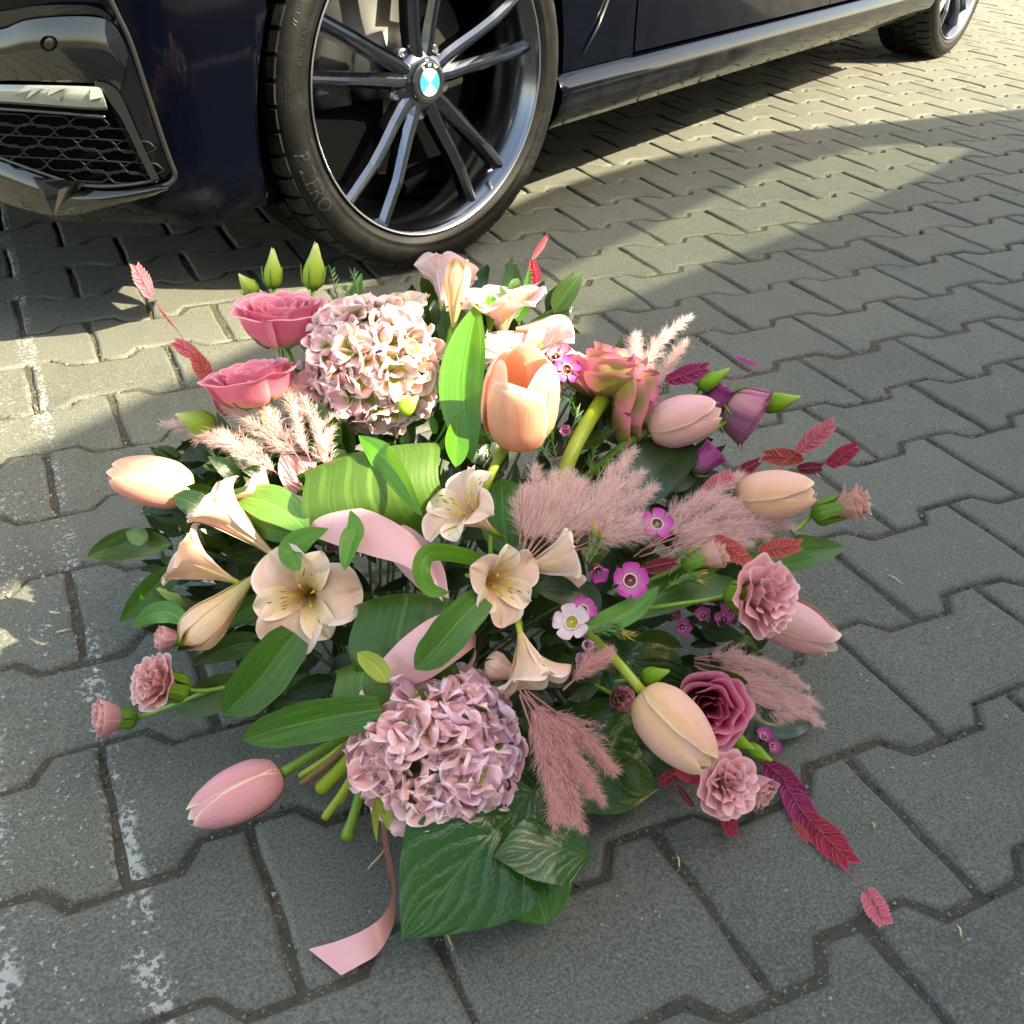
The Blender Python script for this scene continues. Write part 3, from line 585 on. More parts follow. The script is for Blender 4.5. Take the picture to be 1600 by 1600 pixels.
def wheel(W, full):
    holder = bpy.data.objects.new('wheel', None); C.objects.link(holder); holder.parent = car
    if not full: holder['label'] = 'rear wheel half hidden behind the sill'
    else: holder['label'] = 'front wheel turned outwards with its tread showing'
    prof = TY+[(-.022, .3165), (-.10, .3172), (-.19, .3165), (-.212, .309), (-.222, .285), (-.21, .25)]
    V, Fc = lathe(prof, 96, W); mesh('tyre', V, Fc, M['rubber'], holder)
    t = MB(); N = 54                              # tread blocks
    for row, (b0, b1, sk) in enumerate(((-.0115, -.060, .15), (-.067, -.105, .5), (-.112, -.150, -.5), (-.157, -.208, -.15))):
        for q in range(N):
            a0 = (q+(.5 if row % 2 else 0))*2*PI/N; a1 = a0+2*PI/N*.86; nb = 5; Vt = []
            for b_ in np.linspace(b0, b1, nb):
                f_ = (b_-b0)/(b1-b0); da = sk*2*PI/N*f_
                rr = np.interp(-b_, [.0115, .018, .03, .11, .19, .208], [.3155, .3205, .3222, .3227, .3222, .3150])
                for a, r_ in ((a0, rr-.007), (a0+.004, rr), ((a0+a1)/2, rr+.0001), (a1-.004, rr), (a1, rr-.007)): Vt.append((r_*math.cos(a+da), b_, r_*math.sin(a+da)))
            fs = [f[::-1] for f in grid(nb, 5)]; c0 = [tuple(range(5)), tuple(range((nb-1)*5, nb*5))[::-1]]
            t.add(W(Vt), fs+c0)
    o = t.build('tread', M['rubber'], holder, smooth=False)
    V, Fc = lathe([(-.010, .2535), (-.003, .2560), (-.0005, .2545), (-.002, .2515), (-.012, .2485), (-.016, .2455), (-.028, .240), (-.05, .228), (-.13, .222), (-.2, .236)], 96, W); mesh('rim', V, Fc, M['alloy'], holder)
    V, Fc = lathe([(-.0015, .2562), (.0006, .2552), (.0004, .2538), (-.0012, .2526)], 96, W); mesh('rim_lip', V, Fc, M['alloy_lip'], holder)
    V, Fc = lathe([(-.095, .02), (-.095, .083), (-.118, .085), (-.118, .172), (-.135, .172), (-.135, .02)], 64, W); mesh('brake_disc', V, Fc, M['disc'], holder)
    V, Fc = lathe([(-.09, .115), (-.085, .125), (-.085, .178), (-.10, .186), (-.15, .186)], 16, W, PI*.86, PI*1.16); mesh('brake_caliper', V, Fc, M['disc'], holder)
    V, Fc = lathe([(-.16, .0), (-.16, .235)], 48, W); mesh('hub_back', V, Fc, M['dark'], holder)
    V, Fc = lathe([(-.024, .001), (-.024, .030), (-.027, .040), (-.034, .050), (-.06, .058)], 48, W); mesh('hub', V, Fc, M['alloy'], holder)
    for q in range(5):
        pc = PI/2+q*2*PI/5
        for sgn in (-1, 1):
            rs = np.array([.036, .06, .09, .13, .17, .20, .225, .2465]); V = []
            for r_ in rs:
                o_ = sgn*np.interp(r_, [.036, .06, .13, .2465], [.0085, .0145, .0245, .0445]); bb = np.interp(r_, [.036, .09, .165, .18, .2465], [-.027, -.023, -.012, -.0125, -.0155])
                wt = np.interp(r_, [.036, .06, .17, .2465], [.0068, .0062, .0054, .0046]); wb = np.interp(r_, [.036, .06, .13, .2465], [.0122, .0128, .0118, .0118]); dp = np.interp(r_, [.036, .1, .2465], [.03, .032, .03])
                wi = wb+ .004*np.interp(r_, [.04, .12, .2], [1, .2, 0])
                for l_, d_ in ((-sgn*wi, -dp), (-sgn*wi, -.011), (-sgn*wt, -.0015), (0, 0.0), (sgn*wt, -.0015), (sgn*wb, -.009), (sgn*wb, -dp)):
                    a, b_ = r_, o_+l_
                    V.append((a*math.cos(pc)-b_*math.sin(pc), bb+d_, a*math.sin(pc)+b_*math.cos(pc)))
            fs = grid(len(rs), 7, True)+[tuple(range(7)), tuple(range((len(rs)-1)*7, len(rs)*7))[::-1]]
            mesh('spoke', W(V), fs if sgn > 0 else [f[::-1] for f in fs], M['alloy'], holder, smooth=False)
        al = pc+PI/5; V, Fc = lathe([(-.046, .0), (-.040, .008), (-.05, .011), (-.075, .012)], 12, lambda P: W(np.asarray(P)+np.array([.056*math.cos(al), 0, .056*math.sin(al)])))
        mesh('wheel_bolt', V, Fc, M['alloy_lip'], holder)
    V, Fc = lathe([(-.0185, .0005), (-.0180, .0235), (-.0170, .0245), (-.0170, .0325), (-.0195, .0350), (-.026, .0365)], 48, W); cap = mesh('hub_cap', V, Fc, M['em_ring'], holder)
    if not full: return
    V, Fc = [], []; mi = []; n = 48               # blue and white quartered roundel
    for q in range(n+1):
        a = PI/4+q*2*PI/n
        V += [(0, -.0150, 0), (.0215*math.cos(a), -.0158, .0215*math.sin(a))]
    for q in range(n): Fc.append((2*q, 2*q+3, 2*q+1)); mi.append(0 if (q//12) % 2 == 0 else 1)
    mesh('hub_cap_emblem', W(V), Fc, [M['em_white'], M['em_blue']], holder, mi=mi)
    V, Fc = lathe([(-.0165, .0213), (-.0155, .0222), (-.0165, .0231)], 48, W); mesh('emblem_ring', V, Fc, M['silver'], holder)
    def arc_text(s_, size, r0, a0, d, mat, name, bf):
        tv, tf = text_verts(s_, size); V = []
        for x, y, _ in tv:
            r_ = r0+(y if d < 0 else -y); a = a0+d*x/r0; V.append((r_*math.cos(a), bf(r_), r_*math.sin(a)))
        mesh(name, W(V), tf, mat, holder, smooth=False)
    for ch, a in (('B', 118), ('M', 92), ('W', 66)): arc_text(ch, .0085, .0252, math.radians(a+5), -1, M['em_white'], 'emblem_letter', lambda r_: -.0163)
    tb = [q[0] for q in TY]; tr_ = [q[1] for q in TY]; bf = lambda r_: float(np.interp(r_, tr_, tb))+.0009
    arc_text('P ZERO', .034, .3045, math.radians(193), 1, M['letter'], 'tyre_lettering', bf)
    arc_text('PIRELLI', .030, .3045, math.radians(318), 1, M['letter'], 'tyre_lettering', bf)
    arc_text('SOTTOZERO', .0105, .2965, math.radians(181), -1, M['letter'], 'tyre_lettering', bf)
    arc_text('WINTER', .0105, .2965, math.radians(158), -1, M['letter'], 'tyre_lettering', bf)
    arc_text('RUN FLAT', .0125, .2790, math.radians(168), -1, M['letter'], 'tyre_lettering', bf)
    arc_text('0', .0125, .2790, math.radians(177), -1, M['letter'], 'tyre_lettering', bf)
    tube('valve', [W([(.222*math.cos(-.9), -.02, .222*math.sin(-.9))])[0], W([(.214*math.cos(-.9), -.002, .214*math.sin(-.9))])[0]], .004, M['silver'], holder)
wheel(lambda P: O3+np.asarray(P)[:, :1]*wx+np.asarray(P)[:, 1:2]*wy+(np.asarray(P)[:, 2:]+HUB)*ez, True)
O4 = O3+ex*3.01
wheel(lambda P: O4+np.asarray(P)[:, :1]*ex+np.asarray(P)[:, 1:2]*ey+(np.asarray(P)[:, 2:]+HUB)*ez, False)

# ------------------------------------------------------------------ unseen van added out of frame, shaped to cast the shade on the bouquet
k = NT('van_paint'); k.b.inputs['Base Color'].default_value = (.40, .41, .42, 1); k.b.inputs['Roughness'].default_value = .3; k.b.inputs['Coat Weight'].default_value = .6; M['van'] = k.m
k = NT('sun_patch_glass'); tr = k.t.nodes.new('ShaderNodeBsdfTransparent'); gl = k.t.nodes.new('ShaderNodeBsdfGlossy'); gl.inputs['Roughness'].default_value = .02
tr.inputs[0].default_value = (.64, .66, .62, 1); mx = k.t.nodes.new('ShaderNodeMixShader'); mx.inputs[0].default_value = .06  # tinted panes added to let a weakened patch of sun through
k.t.links.new(tr.outputs[0], mx.inputs[1]); k.t.links.new(gl.outputs[0], mx.inputs[2]); k.t.links.new(mx.outputs[0], k.out.inputs[0]); M['vglass'] = k.m
van = thing('shade_van', 'unseen grey van added out of frame, shaped to shade the paving and bouquet', 'van', CW((1, 3, 0))[0])
XS = np.array([-3.4, -3.0, -2.2, -1.4, -.6, -.42, -.34, 0., .4, .7, 1.0, 1.25, 1.47, 1.78, 2.0, 2.26, 2.45, 2.65, 2.88, 3.05])
ZE = np.interp(XS, [-3.4, -3, 0, .4, 1.0, 1.25, 1.47, 1.78, 2.26, 2.88, 3.05], [1.9, 2.03, 2.07, 2.095, 2.18, 2.22, 2.23, 2.19, 2.08, 1.66, 1.55])  # roof edge shaped to the outline of the wanted shadow
zt = np.minimum(1.925, ZE-.07); zt = np.maximum(zt, 1.52)
def vstrip(name, rowsf, mat, xs=XS, sel=None):
    V = []; 
    for q, x in enumerate(xs): V += [(x, y, z) for y, z in rowsf(q)]
    n = len(rowsf(0)); return mesh(name, CW(V), grid(len(xs), n), mat, van, smooth=False)
vstrip('roof_rail', lambda q: [(2.205, zt[q]), (2.185, (zt[q]+ZE[q])/2), (2.2, ZE[q]), (2.28, ZE[q]+.012), (2.47, ZE[q]+.02)], M['van'])
vstrip('roof', lambda q: [(2.83, ZE[q]+.03), (3.1, ZE[q]+.035), (3.6, ZE[q]+.02), (3.9, ZE[q]-.02), (3.95, 1.55)], M['van'])
SILL = np.interp(XS, [-.42, -.34, .4, .62, .76, 1.4, 1.95, 3.05], [1.705, 1.60, 1.605, 1.77, 1.775, 1.675, 1.625, 1.60])  # lower edge of the openings, shaped to bound the sun patches
vstrip('door', lambda q: [(2.20, min(SILL[q], zt[q]-.02) if XS[q] < 2.3 else zt[q]-.005), (2.17, 1.2), (2.16, .8), (2.2, .3), (2.5, .25)], M['van'])
def vquad(name, x0, x1, y0, y1, zf, mat):
    xs = np.linspace(x0, x1, 12); V = []
    for x in xs: z = np.interp(x, XS, ZE)+.025; V += [(x, y0, z), (x, y1, z)]
    return mesh(name, CW(V), grid(12, 2), mat, van, smooth=False)
vquad('roof_panel', -3.4, -.50, 2.47, 2.83, 0, M['van']); vquad('roof_panel', .46, .70, 2.47, 2.83, 0, M['van'])
vquad('sun_patch_roof', .70, 3.05, 2.47, 2.83, 0, M['vglass'])  # added roof glass that passes sun on to the side pane
for x0, x1 in ((-3.4, -.42), (.22, .62), (2.27, 3.05)):  # closed stretches shaped to end the patches of sun
    V = []; xs = np.linspace(x0, x1, 5)
    for x in xs: V += [(x, 2.203, 1.60), (x, 2.203, np.interp(x, XS, zt)+.01)]
    mesh('pillar', CW(V), grid(5, 2), M['van'], van, smooth=False)
V = []
for x in np.linspace(.62, 2.75, 10): V += [(x, 2.203, 1.60 if x < 2.7 else 1.45), (x, 2.203, np.interp(x, XS, zt)+.005)]
mesh('sun_patch_side', CW(V), grid(10, 2), M['vglass'], van, smooth=False)
V = [(x, y, z) for x, z in ((2.95, 1.6), (3.2, 1.35), (4.2, 1.15), (4.35, .6), (4.3, .3)) for y in (2.2, 3.95)]
mesh('bonnet', CW(V), grid(5, 2), M['van'], van, smooth=False)
V = [(x, 3.95, z) for x in (-3.4, 4.3) for z in (.3, 1.45)]; mesh('far_side', CW(V), [(0, 1, 3, 2)], M['van'], van, smooth=False)
V = [(-3.4, y, z) for y in (2.2, 3.95) for z in (.3, 1.9)]; mesh('tail_door', CW(V), [(0, 1, 3, 2)], M['van'], van, smooth=False)
for x in (-2.3, 3.2):
    for y in (2.24, 3.7):
        Wv = lambda P, x=x, y=y: CW(np.asarray(P)+np.array([x, y, .34]))
        V, Fc = lathe([(-.01, .02), (-.03, .21), (0, .24), (.0, .31), (.03, .34), (.2, .34), (.22, .3)], 32, Wv); mesh('wheel', V, Fc, M['rubber'], van)
# ------------------------------------------------------------------ the bouquet: builders
def smooth_interp(x, xs, ys):
    xs = np.asarray(xs, float); ys = np.asarray(ys, float); i = np.clip(np.searchsorted(xs, x)-1, 0, len(xs)-2)
    m = np.gradient(ys, xs); h = xs[i+1]-xs[i]; t = np.clip((x-xs[i])/h, 0, 1)
    return (2*t**3-3*t**2+1)*ys[i]+(t**3-2*t**2+t)*h*m[i]+(-2*t**3+3*t**2)*ys[i+1]+(t**3-t**2)*h*m[i+1]
def petal_rev(prof, phi, aw, ns=12, nt_=9, roff=0., ruf=(0, 0, 0), round_=.25, rp=2.6, jag=0., twist=0., pinch=0., imb=0.):
    """A petal on a surface of revolution: prof = (s, r, z) lists; aw = half angle along s."""
    S, Rr, Z = prof; s = np.linspace(0, 1, ns)[:, None]; t = np.linspace(-1, 1, nt_)[None]
    cut = 1-round_*np.abs(t)**rp
    if jag: cut = cut-jag*(np.abs(((t*5.5+phi*3) % 1)-.5)*2)
    se = s*cut; r = smooth_interp(se.ravel(), S, Rr).reshape(se.shape); z = smooth_interp(se.ravel(), S, Z).reshape(se.shape)
    a = np.interp(s, aw[0], aw[1])*t+phi+twist*s
    r = np.maximum(r+(roff*(1-pinch*t*t)+imb*t)*np.minimum(1, s*4), .0003)
    w_ = ruf[0]*np.sin(ruf[1]*t*PI+ruf[2]+phi)*s**1.5
    r = r+w_; z = z+.45*np.abs(ruf[0])*np.sin(ruf[1]*1.3*t*PI+ruf[2]*2)*s**2
    return np.stack([r*np.cos(a), r*np.sin(a), z+0*a], 2).reshape(-1, 3), grid(ns, nt_), guv(ns, nt_)
def tepal(cr, cz, phi, ws, ns=12, nt_=7, cup=.25, ruf=0., seed=0., frill=0.):
    """A petal along a curve in the radial plane: centre line (r, z), half widths ws = (s, w)."""
    s = np.sin(np.linspace(0, PI/2, ns)); Pf = catmull(np.stack([cr, cz], 1), 80); P = np.stack([np.interp(s, np.linspace(0, 1, 80), Pf[:, q]) for q in (0, 1)], 1); T = np.gradient(P, axis=0); T /= np.linalg.norm(T, axis=1)[:, None]
    N = np.stack([-T[:, 1], T[:, 0]], 1); w_ = np.maximum(smooth_interp(s, *ws)*np.sqrt(np.clip(1-np.clip((s-.70)/.30, 0, 1)**2.4, 0, 1)), .0002); t = np.linspace(-1, 1, nt_)[None]
    off = cup*(t*t)*w_[:, None]+ruf*np.sin(4*t+5*s[:, None]+seed)*s[:, None]+frill*np.sin(8*t+3*s[:, None]+seed*2)*s[:, None]**2
    r = P[:, :1]+N[:, :1]*off; z = P[:, 1:]+N[:, 1:]*off; q = w_[:, None]*t
    c, s_ = math.cos(phi), math.sin(phi)
    return np.stack([r*c-q*s_, r*s_+q*c, z], 2).reshape(-1, 3), grid(ns, nt_), guv(ns, nt_)
def place(V, o, Fm): return np.asarray(o)+np.asarray(V)@Fm
def emit(name, g, o, Fm, mat, parent): return mesh(name, place(g[0], o, Fm), g[1], mat, parent, g[2])
G_T, G_L, G_C, G_A, G_W, G_B = 'tulips in the bouquet', 'lisianthus blooms in the bouquet', 'spray carnations in the bouquet', 'alstroemeria blooms in the bouquet', 'waxflowers in the bouquet', 'closed buds in the bouquet'
def pbase(b, t, dk, k):
    B = at(*b, k); T = atd(*t, np.linalg.norm(B-EYE)+dk); return B, T
def stem_from(pts, w_, mat, parent, name='stem', n=14, dk=.0):
    P = catmull([at(x, y, k_) for x, y, k_ in pts], n); r = w_*mpp(pts[0][0], pts[0][1])/2
    return tube(name, P, np.linspace(r, r*.9, n), mat, parent, 8)

def tulip(label, b, t, wid, mat, k=0., dk=0., roll=0., stem=None, open_=0., mouth=.16, smat='stem'):
    B, T = pbase(b, t, dk, k); L = np.linalg.norm(T-B); R_ = wid*(1 if open_ else .93)*mpp(*b)/2; Fm = frame(T-B, ey, roll if open_ else 0)
    o = thing('tulip', label, 'flower', B, G_T)
    vv = Fm@nrm(EYE-B); a0 = math.atan2(vv[1], vv[0])+PI/3+roll
    for i in range(6):
        inner = i % 2; ph = i*PI/3+(0 if open_ else a0); j = rnd.uniform(-.04, .04)
        if open_:
            prof = ([0, .10, .3, .55, .8, 1], np.array([.02, .64, .98, 1.04, .93, .68+1.5*j])*R_, np.array([0, .02, .2, .52, .82, .97+2.2*j+(.05 if inner else 0)])*L); aw = ([0, .3, .7, 1], [.8, 1.05, 1.02, .86])
        else:
            prof = ([0, .08, .22, .45, .72, .9, 1], np.array([.04, .48, .82, .98, .84, .56, mouth+.10+(.06 if inner == 0 else 0)])*R_, np.array([0, .03, .17, .43, .72, .91, .985+j*.7+(.02 if inner else 0)])*L); aw = ([0, .25, .7, 1], [.8, 1.06, 1.02, .80] if not inner else [.7, .9, .9, .8])
        g = petal_rev(prof, ph+j, aw, 20, 15, (-.09 if inner else .10)*R_, (.02*R_, 1.3, i), .20 if open_ else .15, 2.6, pinch=.95, imb=0 if inner else .075*R_)
        emit('petal', g, B, Fm, mat[i % len(mat)] if isinstance(mat, list) else mat, o)
    if open_:
        for i in range(6):
            a = i*PI/3; P = [place([(.1*R_*math.cos(a), .1*R_*math.sin(a), .1*L)], B, Fm)[0], place([(.3*R_*math.cos(a), .3*R_*math.sin(a), .55*L)], B, Fm)[0]]
            tube('stamen', P, [.0008, .0018], M['anther'], o, 6)
    if stem: stem_from([(*b, k+.004)]+stem, 15 if len(stem) < 3 else 15, M[smat], o)
    return o
def lisianthus(label, b, t, R_, mat, k=0., dk=0., roll=0., stem=None, flare=1., depth=None, group=G_L):
    B, T = pbase(b, t, dk, k); L = np.linalg.norm(T-B); R_ = R_*mpp(*b); Fm = frame(T-B, None, roll); o = thing('lisianthus', label, 'flower', B, group)
    lay = [(4, 1.0, .95, 1.0, .07), (4, .82, 1.02, .98, .08), (3, .62, 1.04, 1.15, .07), (3, .43, 1.02, 1.2, .06), (2, .25, .98, 1.7, .03)]
    for q, (n, rf, zf, aw, rr) in enumerate(lay):
        for i in range(n):
            ph = i*2*PI/n+q*.55+rnd.uniform(-.12, .12); z1 = zf+rnd.uniform(-.05, .03); fl = rf*(1 if q else flare)
            prof = ([0, .15, .4, .68, .88, 1], np.array([.05, .44, .74, .88, .98, 1.13 if q < 3 else 1.0])*R_*fl, np.array([0, .05, .34, .74, .95, 1.0 if q else .96])*L*z1)
            g = petal_rev(prof, ph, ([0, .3, 1], [aw*.8, aw, aw*.92]), 13, 15, 0, (rr*R_*rnd.uniform(.5, 1.1), rnd.choice([1.2, 1.7, 2.3]), rnd.uniform(0, 6)), .13, 3, pinch=.2, imb=.07*R_)
            emit('petal', g, B, Fm, mat, o)
    for i in range(5):                           # sepals
        a = i*2*PI/5; P = [place([(r_*math.cos(a), r_*math.sin(a), z)], B, Fm)[0] for r_, z in ((.12*R_, -.03*L), (.45*R_, .02*L), (.72*R_, .18*L), (.86*R_, .34*L))]
        tube('sepal', P, [.0012, .0016, .0011, .0003], M['calyx'], o, 6)
    if stem: stem_from([(*b, k+.006)]+stem, 9, M['stem'], o)
    return o
def bud(label, b, t, wid, mat='bud', k=0., dk=0., stem=None, cal=True, name='flower_bud'):
    B, T = pbase(b, t, dk, k); L = np.linalg.norm(T-B); R_ = wid*mpp(*b)/2; Fm = frame(T-B); o = thing(name, label, 'flower bud', B, G_B)
    for i in range(4):
        prof = ([0, .15, .38, .7, 1], np.array([.1, .75, 1., .5, .12])*R_, np.array([0, .06, .34, .72, 1.0-.03*i])*L)
        emit('petal', petal_rev(prof, i*PI/2, ([0, 1], [1.0, .9]), 14, 8, (.03 if i % 2 else 0)*R_, (0, 0, 0), .1, 3, twist=.9), B, Fm, M[mat], o)
    if cal:
        for i in range(5):
            a = i*2*PI/5+.3; P = [place([(r_*math.cos(a), r_*math.sin(a), z)], B, Fm)[0] for r_, z in ((.3*R_, -.02*L), (1.0*R_, .14*L), (1.16*R_, .34*L), (1.24*R_, .52*L))]
            tube('sepal', P, [.0010, .0010, .0007, .0002], M['calyx'], o, 5)
    if stem: stem_from([(*b, k+.002)]+stem, 6, M['stem'], o)
    return o
def carnation(label, b, t, R_, mat, k=0., dk=0., roll=0., stem=None, full=True, cwid=.42, group=G_C):
    """b = foot of the green calyx, t = centre of the face."""
    B, T = pbase(b, t, dk, k); L = np.linalg.norm(T-B); R_ = R_*mpp(*b); Fm = frame(T-B, None, roll); o = thing('carnation', label, 'flower', B, group)
    cr = R_*cwid; prof = ([0, .1, .5, 1], np.array([.25, .72, 1., .95])*cr, np.array([0, .05, .35, .62])*L)
    c = MB()
    for i in range(5): c.add(place(petal_rev(prof, i*2*PI/5, ([0, 1], [.66, .5]), 8, 5, 0, (0, 0, 0), .3, 1.6)[0], B, Fm), grid(8, 5), guv(8, 5))
    c.build('calyx', M['calyx'], o)
    lay = [(5, 1.0, .76, .80, .07), (5, .86, .90, .76, .10), (5, .66, 1.0, .80, .13), (4, .46, 1.04, .9, .14), (3, .26, 1.05, 1.1, .10)] if full else [(5, .62, .92, .85, .04), (5, .46, 1.0, .85, .07), (4, .28, 1.02, .95, .07)]
    for q, (n, rf, zf, aw, rr) in enumerate(lay):
        for i in range(n):
            ph = i*2*PI/n+q*.5+rnd.uniform(-.15, .15); z1 = zf+rnd.uniform(-.05, .06)
            rad = np.array([.2*cr/R_, .32, .5, .78, 1.02])*R_*rf if full else np.array([.6*cr/R_, .62, .82, .95, 1.0])*R_*rf*1.15
            prof = ([0, .25, .5, .8, 1], rad, np.array([.3, .52, .74, .93, 1.0])*L*z1)
            g = petal_rev(prof, ph, ([0, .4, 1], [aw*.6, aw*.9, aw]), 9, 13, 0, (rr*R_*rnd.uniform(.6, 1.1), rnd.choice([1.5, 2.0, 2.7]), rnd.uniform(0, 6)), .12, 3, jag=.028)
            emit('petal', g, B, Fm, mat, o)
    if stem: stem_from([(*b, k+.002)]+stem, 7, M['stem'], o)
    return o
def alstro(label, b, t, R_, k=0., dk=0., roll=0., flare=1., mat='alstro', inn='alstro_in', stem=None, wf=.86):
    """b = foot of the trumpet, t = centre of the mouth, flare 0 trumpet .. 1 star."""
    B, T = pbase(b, t, dk, k); L = np.linalg.norm(T-B); R_ = R_*mpp(*b); Fm = frame(T-B, None, roll); o = thing('alstroemeria', label, 'flower', B, G_A)
    for i in range(6):
        ph = i*PI/3+rnd.uniform(-.06, .06); inner = i % 2
        f = (flare if not inner else flare*.78)*rnd.uniform(.9, 1.08); l_ = rnd.uniform(.95, 1.06)
        cr = np.array([.04, .12, .22+.05*f, .36+.22*f, .46+.52*f])*R_; cz = np.array([0, .35, .68, 1.0-.12*f, (1.30-.52*f)*l_])*L
        ws = ([0, .15, .45, .74, .9, 1], np.array(np.array([.05, .12, .32+.08*f, .50+.05*f, .52, .40])*wf if not inner else [.04, .08, .20, .29, .27, .16])*R_)
        g = tepal(cr, cz, ph, ws, 17, 11, .35 if flare > .5 else .55, .04*R_, i*1.7, .016*R_)
        emit('petal', g, B, Fm, M[mat] if not inner else M[inn], o)
    for i in range(5):
        a = i*2*PI/5+.4; P = [place([(r_*R_*math.cos(a), r_*R_*math.sin(a), z*L)], B, Fm)[0] for r_, z in ((.05, .4), (.10, .65), (.18, .86), (.24, .90))]
        tube('stamen', P, [.0003, .0004, .0006, .0014], M['anther'], o, 6)
    P = [place([(0, 0, -.30*L)], B, Fm)[0], place([(0, 0, -.05*L)], B, Fm)[0], place([(0, 0, .07*L)], B, Fm)[0], place([(0, 0, .16*L)], B, Fm)[0]]
    tube('ovary', P, [.0014, .0024, .0026, .0012], M['stem_lime'], o, 8)
    if stem: stem_from(stem, 8, M['stem'], o)
    return o
def hydrangea(label, c, R_, mats, k=0., n=95, up=(0, 0, 1), squash=.85, hole=None, seed=1, fl=.0155):
    r = random.Random(seed); Rm = R_*mpp(*c); ctr = at(*c, k)+ray(*c)*Rm*.75; o = thing('hydrangea', label, 'flower', ctr, None)
    V, Fc, U = [], [], None; b = MB(); s_ = np.linspace(0, PI, 14); th = np.linspace(0, 2*PI, 22, endpoint=False)
    Vc = np.array([[(math.sin(a)*math.cos(t_), math.sin(a)*math.sin(t_), math.cos(a)) for t_ in th] for a in s_]).reshape(-1, 3)*Rm*np.array([.80, .80, .80])
    mesh('flower_head_core', ctr+Vc, grid(14, 22, True), M['hyd_core'], o)
    meshes = []
    for m_ in mats:
        for v in range(3):
            q = MB()
            for i in range(4):
                w_ = fl*r.uniform(.46, .62); l_ = fl*r.uniform(.80, 1.05); h_ = fl*r.uniform(.25, .85)
                cr = np.array([.04, .3, .65, 1.0])*l_; cz = np.array([0, .14, .42, .62+r.uniform(-.22, .22)])*h_*1.6
                g = tepal(cr, cz, i*PI/2+r.uniform(-.3, .3), ([0, .2, .55, .85, 1], np.array([.2, .62, 1.0, 1.1, 1.0])*w_), 9, 11, r.uniform(-.2, .45), fl*r.uniform(.08, .18), r.uniform(0, 6), fl*r.uniform(.03, .07))
                q.add(g[0], g[1], g[2])
            ob = q.build('floret', M[m_]); meshes.append(ob.data); bpy.data.objects.remove(ob)
    view = nrm(EYE-ctr); done = 0; N = n*2
    hv = ray(*hole)*1. if hole else None
    for i in range(N):
        z = 1-2*(i+.5)/N; a = i*2.399963; v = np.array([math.sqrt(1-z*z)*math.cos(a), math.sqrt(1-z*z)*math.sin(a), z])
        if v@view < -.35: continue
        v = nrm(v+np.array([r.uniform(-.09, .09) for _ in range(3)])); rr = Rm*r.uniform(.86, 1.03); p_ = ctr+v*rr
        if hole is not None:
            e = p_-EYE; d = np.linalg.norm(e-hv*(e@hv))
            if d < Rm*.10: continue
            if d < Rm*.30: p_ = ctr+v*rr*.86
        p_ = EYE+0 + (p_-EYE)
        Fm = frame(nrm(v+np.array([r.uniform(-.38, .38) for _ in range(3)])), None, r.uniform(0, 6)); s2 = r.uniform(.85, 1.25)
        Mx = Matrix(((Fm[0][0]*s2, Fm[1][0]*s2, Fm[2][0]*s2, p_[0]), (Fm[0][1]*s2, Fm[1][1]*s2, Fm[2][1]*s2, p_[1]), (Fm[0][2]*s2, Fm[1][2]*s2, Fm[2][2]*s2, p_[2]), (0, 0, 0, 1)))
        side_ = (p_-ctr)@rt/Rm; wgt = list(range(len(meshes)))
        mi_ = min(len(mats)-1, max(0, int((side_*.5+.5+r.uniform(-.3, .3))*len(mats)))); inst('floret', meshes[mi_*3+r.randrange(3)], Mx, o)
    return o
wax_cache = {}
def waxflower(label, c, R_, col, k=0., tilt=(0, 0), cup='wax_cup', closed=0.):
    tilt = (tilt[0]+rnd.uniform(-.3, .3), tilt[1]+rnd.uniform(-.25, .35)); pw = rnd.uniform(.85, 1.12)
    Rm = R_*mpp(*c); p_ = at(*c, k); N = nrm(EYE-p_); N = nrm(N+tilt[0]*rt-tilt[1]*dn+np.array([0, 0, .3])); Fm = frame(N, None, rnd.uniform(0, 6)); o = thing('waxflower', label, 'flower', p_-N*Rm*.4, G_W)
    B = p_-N*Rm*.4
    for i in range(5):
        up_ = closed
        cr = np.array([.30, .52, .78, 1.0])*Rm*(1-up_*.55); cz = np.array([.25, .36+.2*up_, .46+.5*up_, .50+.9*up_])*Rm
        g = tepal(cr, cz, i*2*PI/5, ([0, .3, .65, .9, 1], np.array([.14, .36, .42, .42, .40])*Rm*pw*rnd.uniform(.88, 1.1)), 9, 7, .3+up_*.4+rnd.uniform(-.25, .25), .05*Rm, rnd.uniform(0, 6)); emit('petal', g, B, Fm, M[col], o)
    V = np.array([[(r_*math.cos(a)*Rm, r_*math.sin(a)*Rm, z*Rm) for a in np.linspace(0, 2*PI, 18, endpoint=False)] for r_, z in ((.08, -.75), (.22, -.55), (.36, -.1), (.40, .28), (.36, .34), (.30, .22), (.02, .16))]).reshape(-1, 3)
    mesh('cup', place(V, B, Fm), grid(7, 18, True), M[cup], o)
    V = np.array([[((.37+.035*math.cos(q))*math.cos(a)*Rm, (.37+.035*math.cos(q))*math.sin(a)*Rm, (.36+.05*math.sin(q))*Rm) for q in np.linspace(0, 2*PI, 5, endpoint=False)] for a in np.linspace(0, 2*PI, 21)]).reshape(-1, 3)
    mesh('stamen_ring', place(V, B, Fm), grid(21, 5, True), M['wax_ring'], o)
    tube('style', [place([(0, 0, .1*Rm)], B, Fm)[0], place([(0, 0, .5*Rm)], B, Fm)[0]], [.0005, .0006], M['style'], o, 5)
    return o
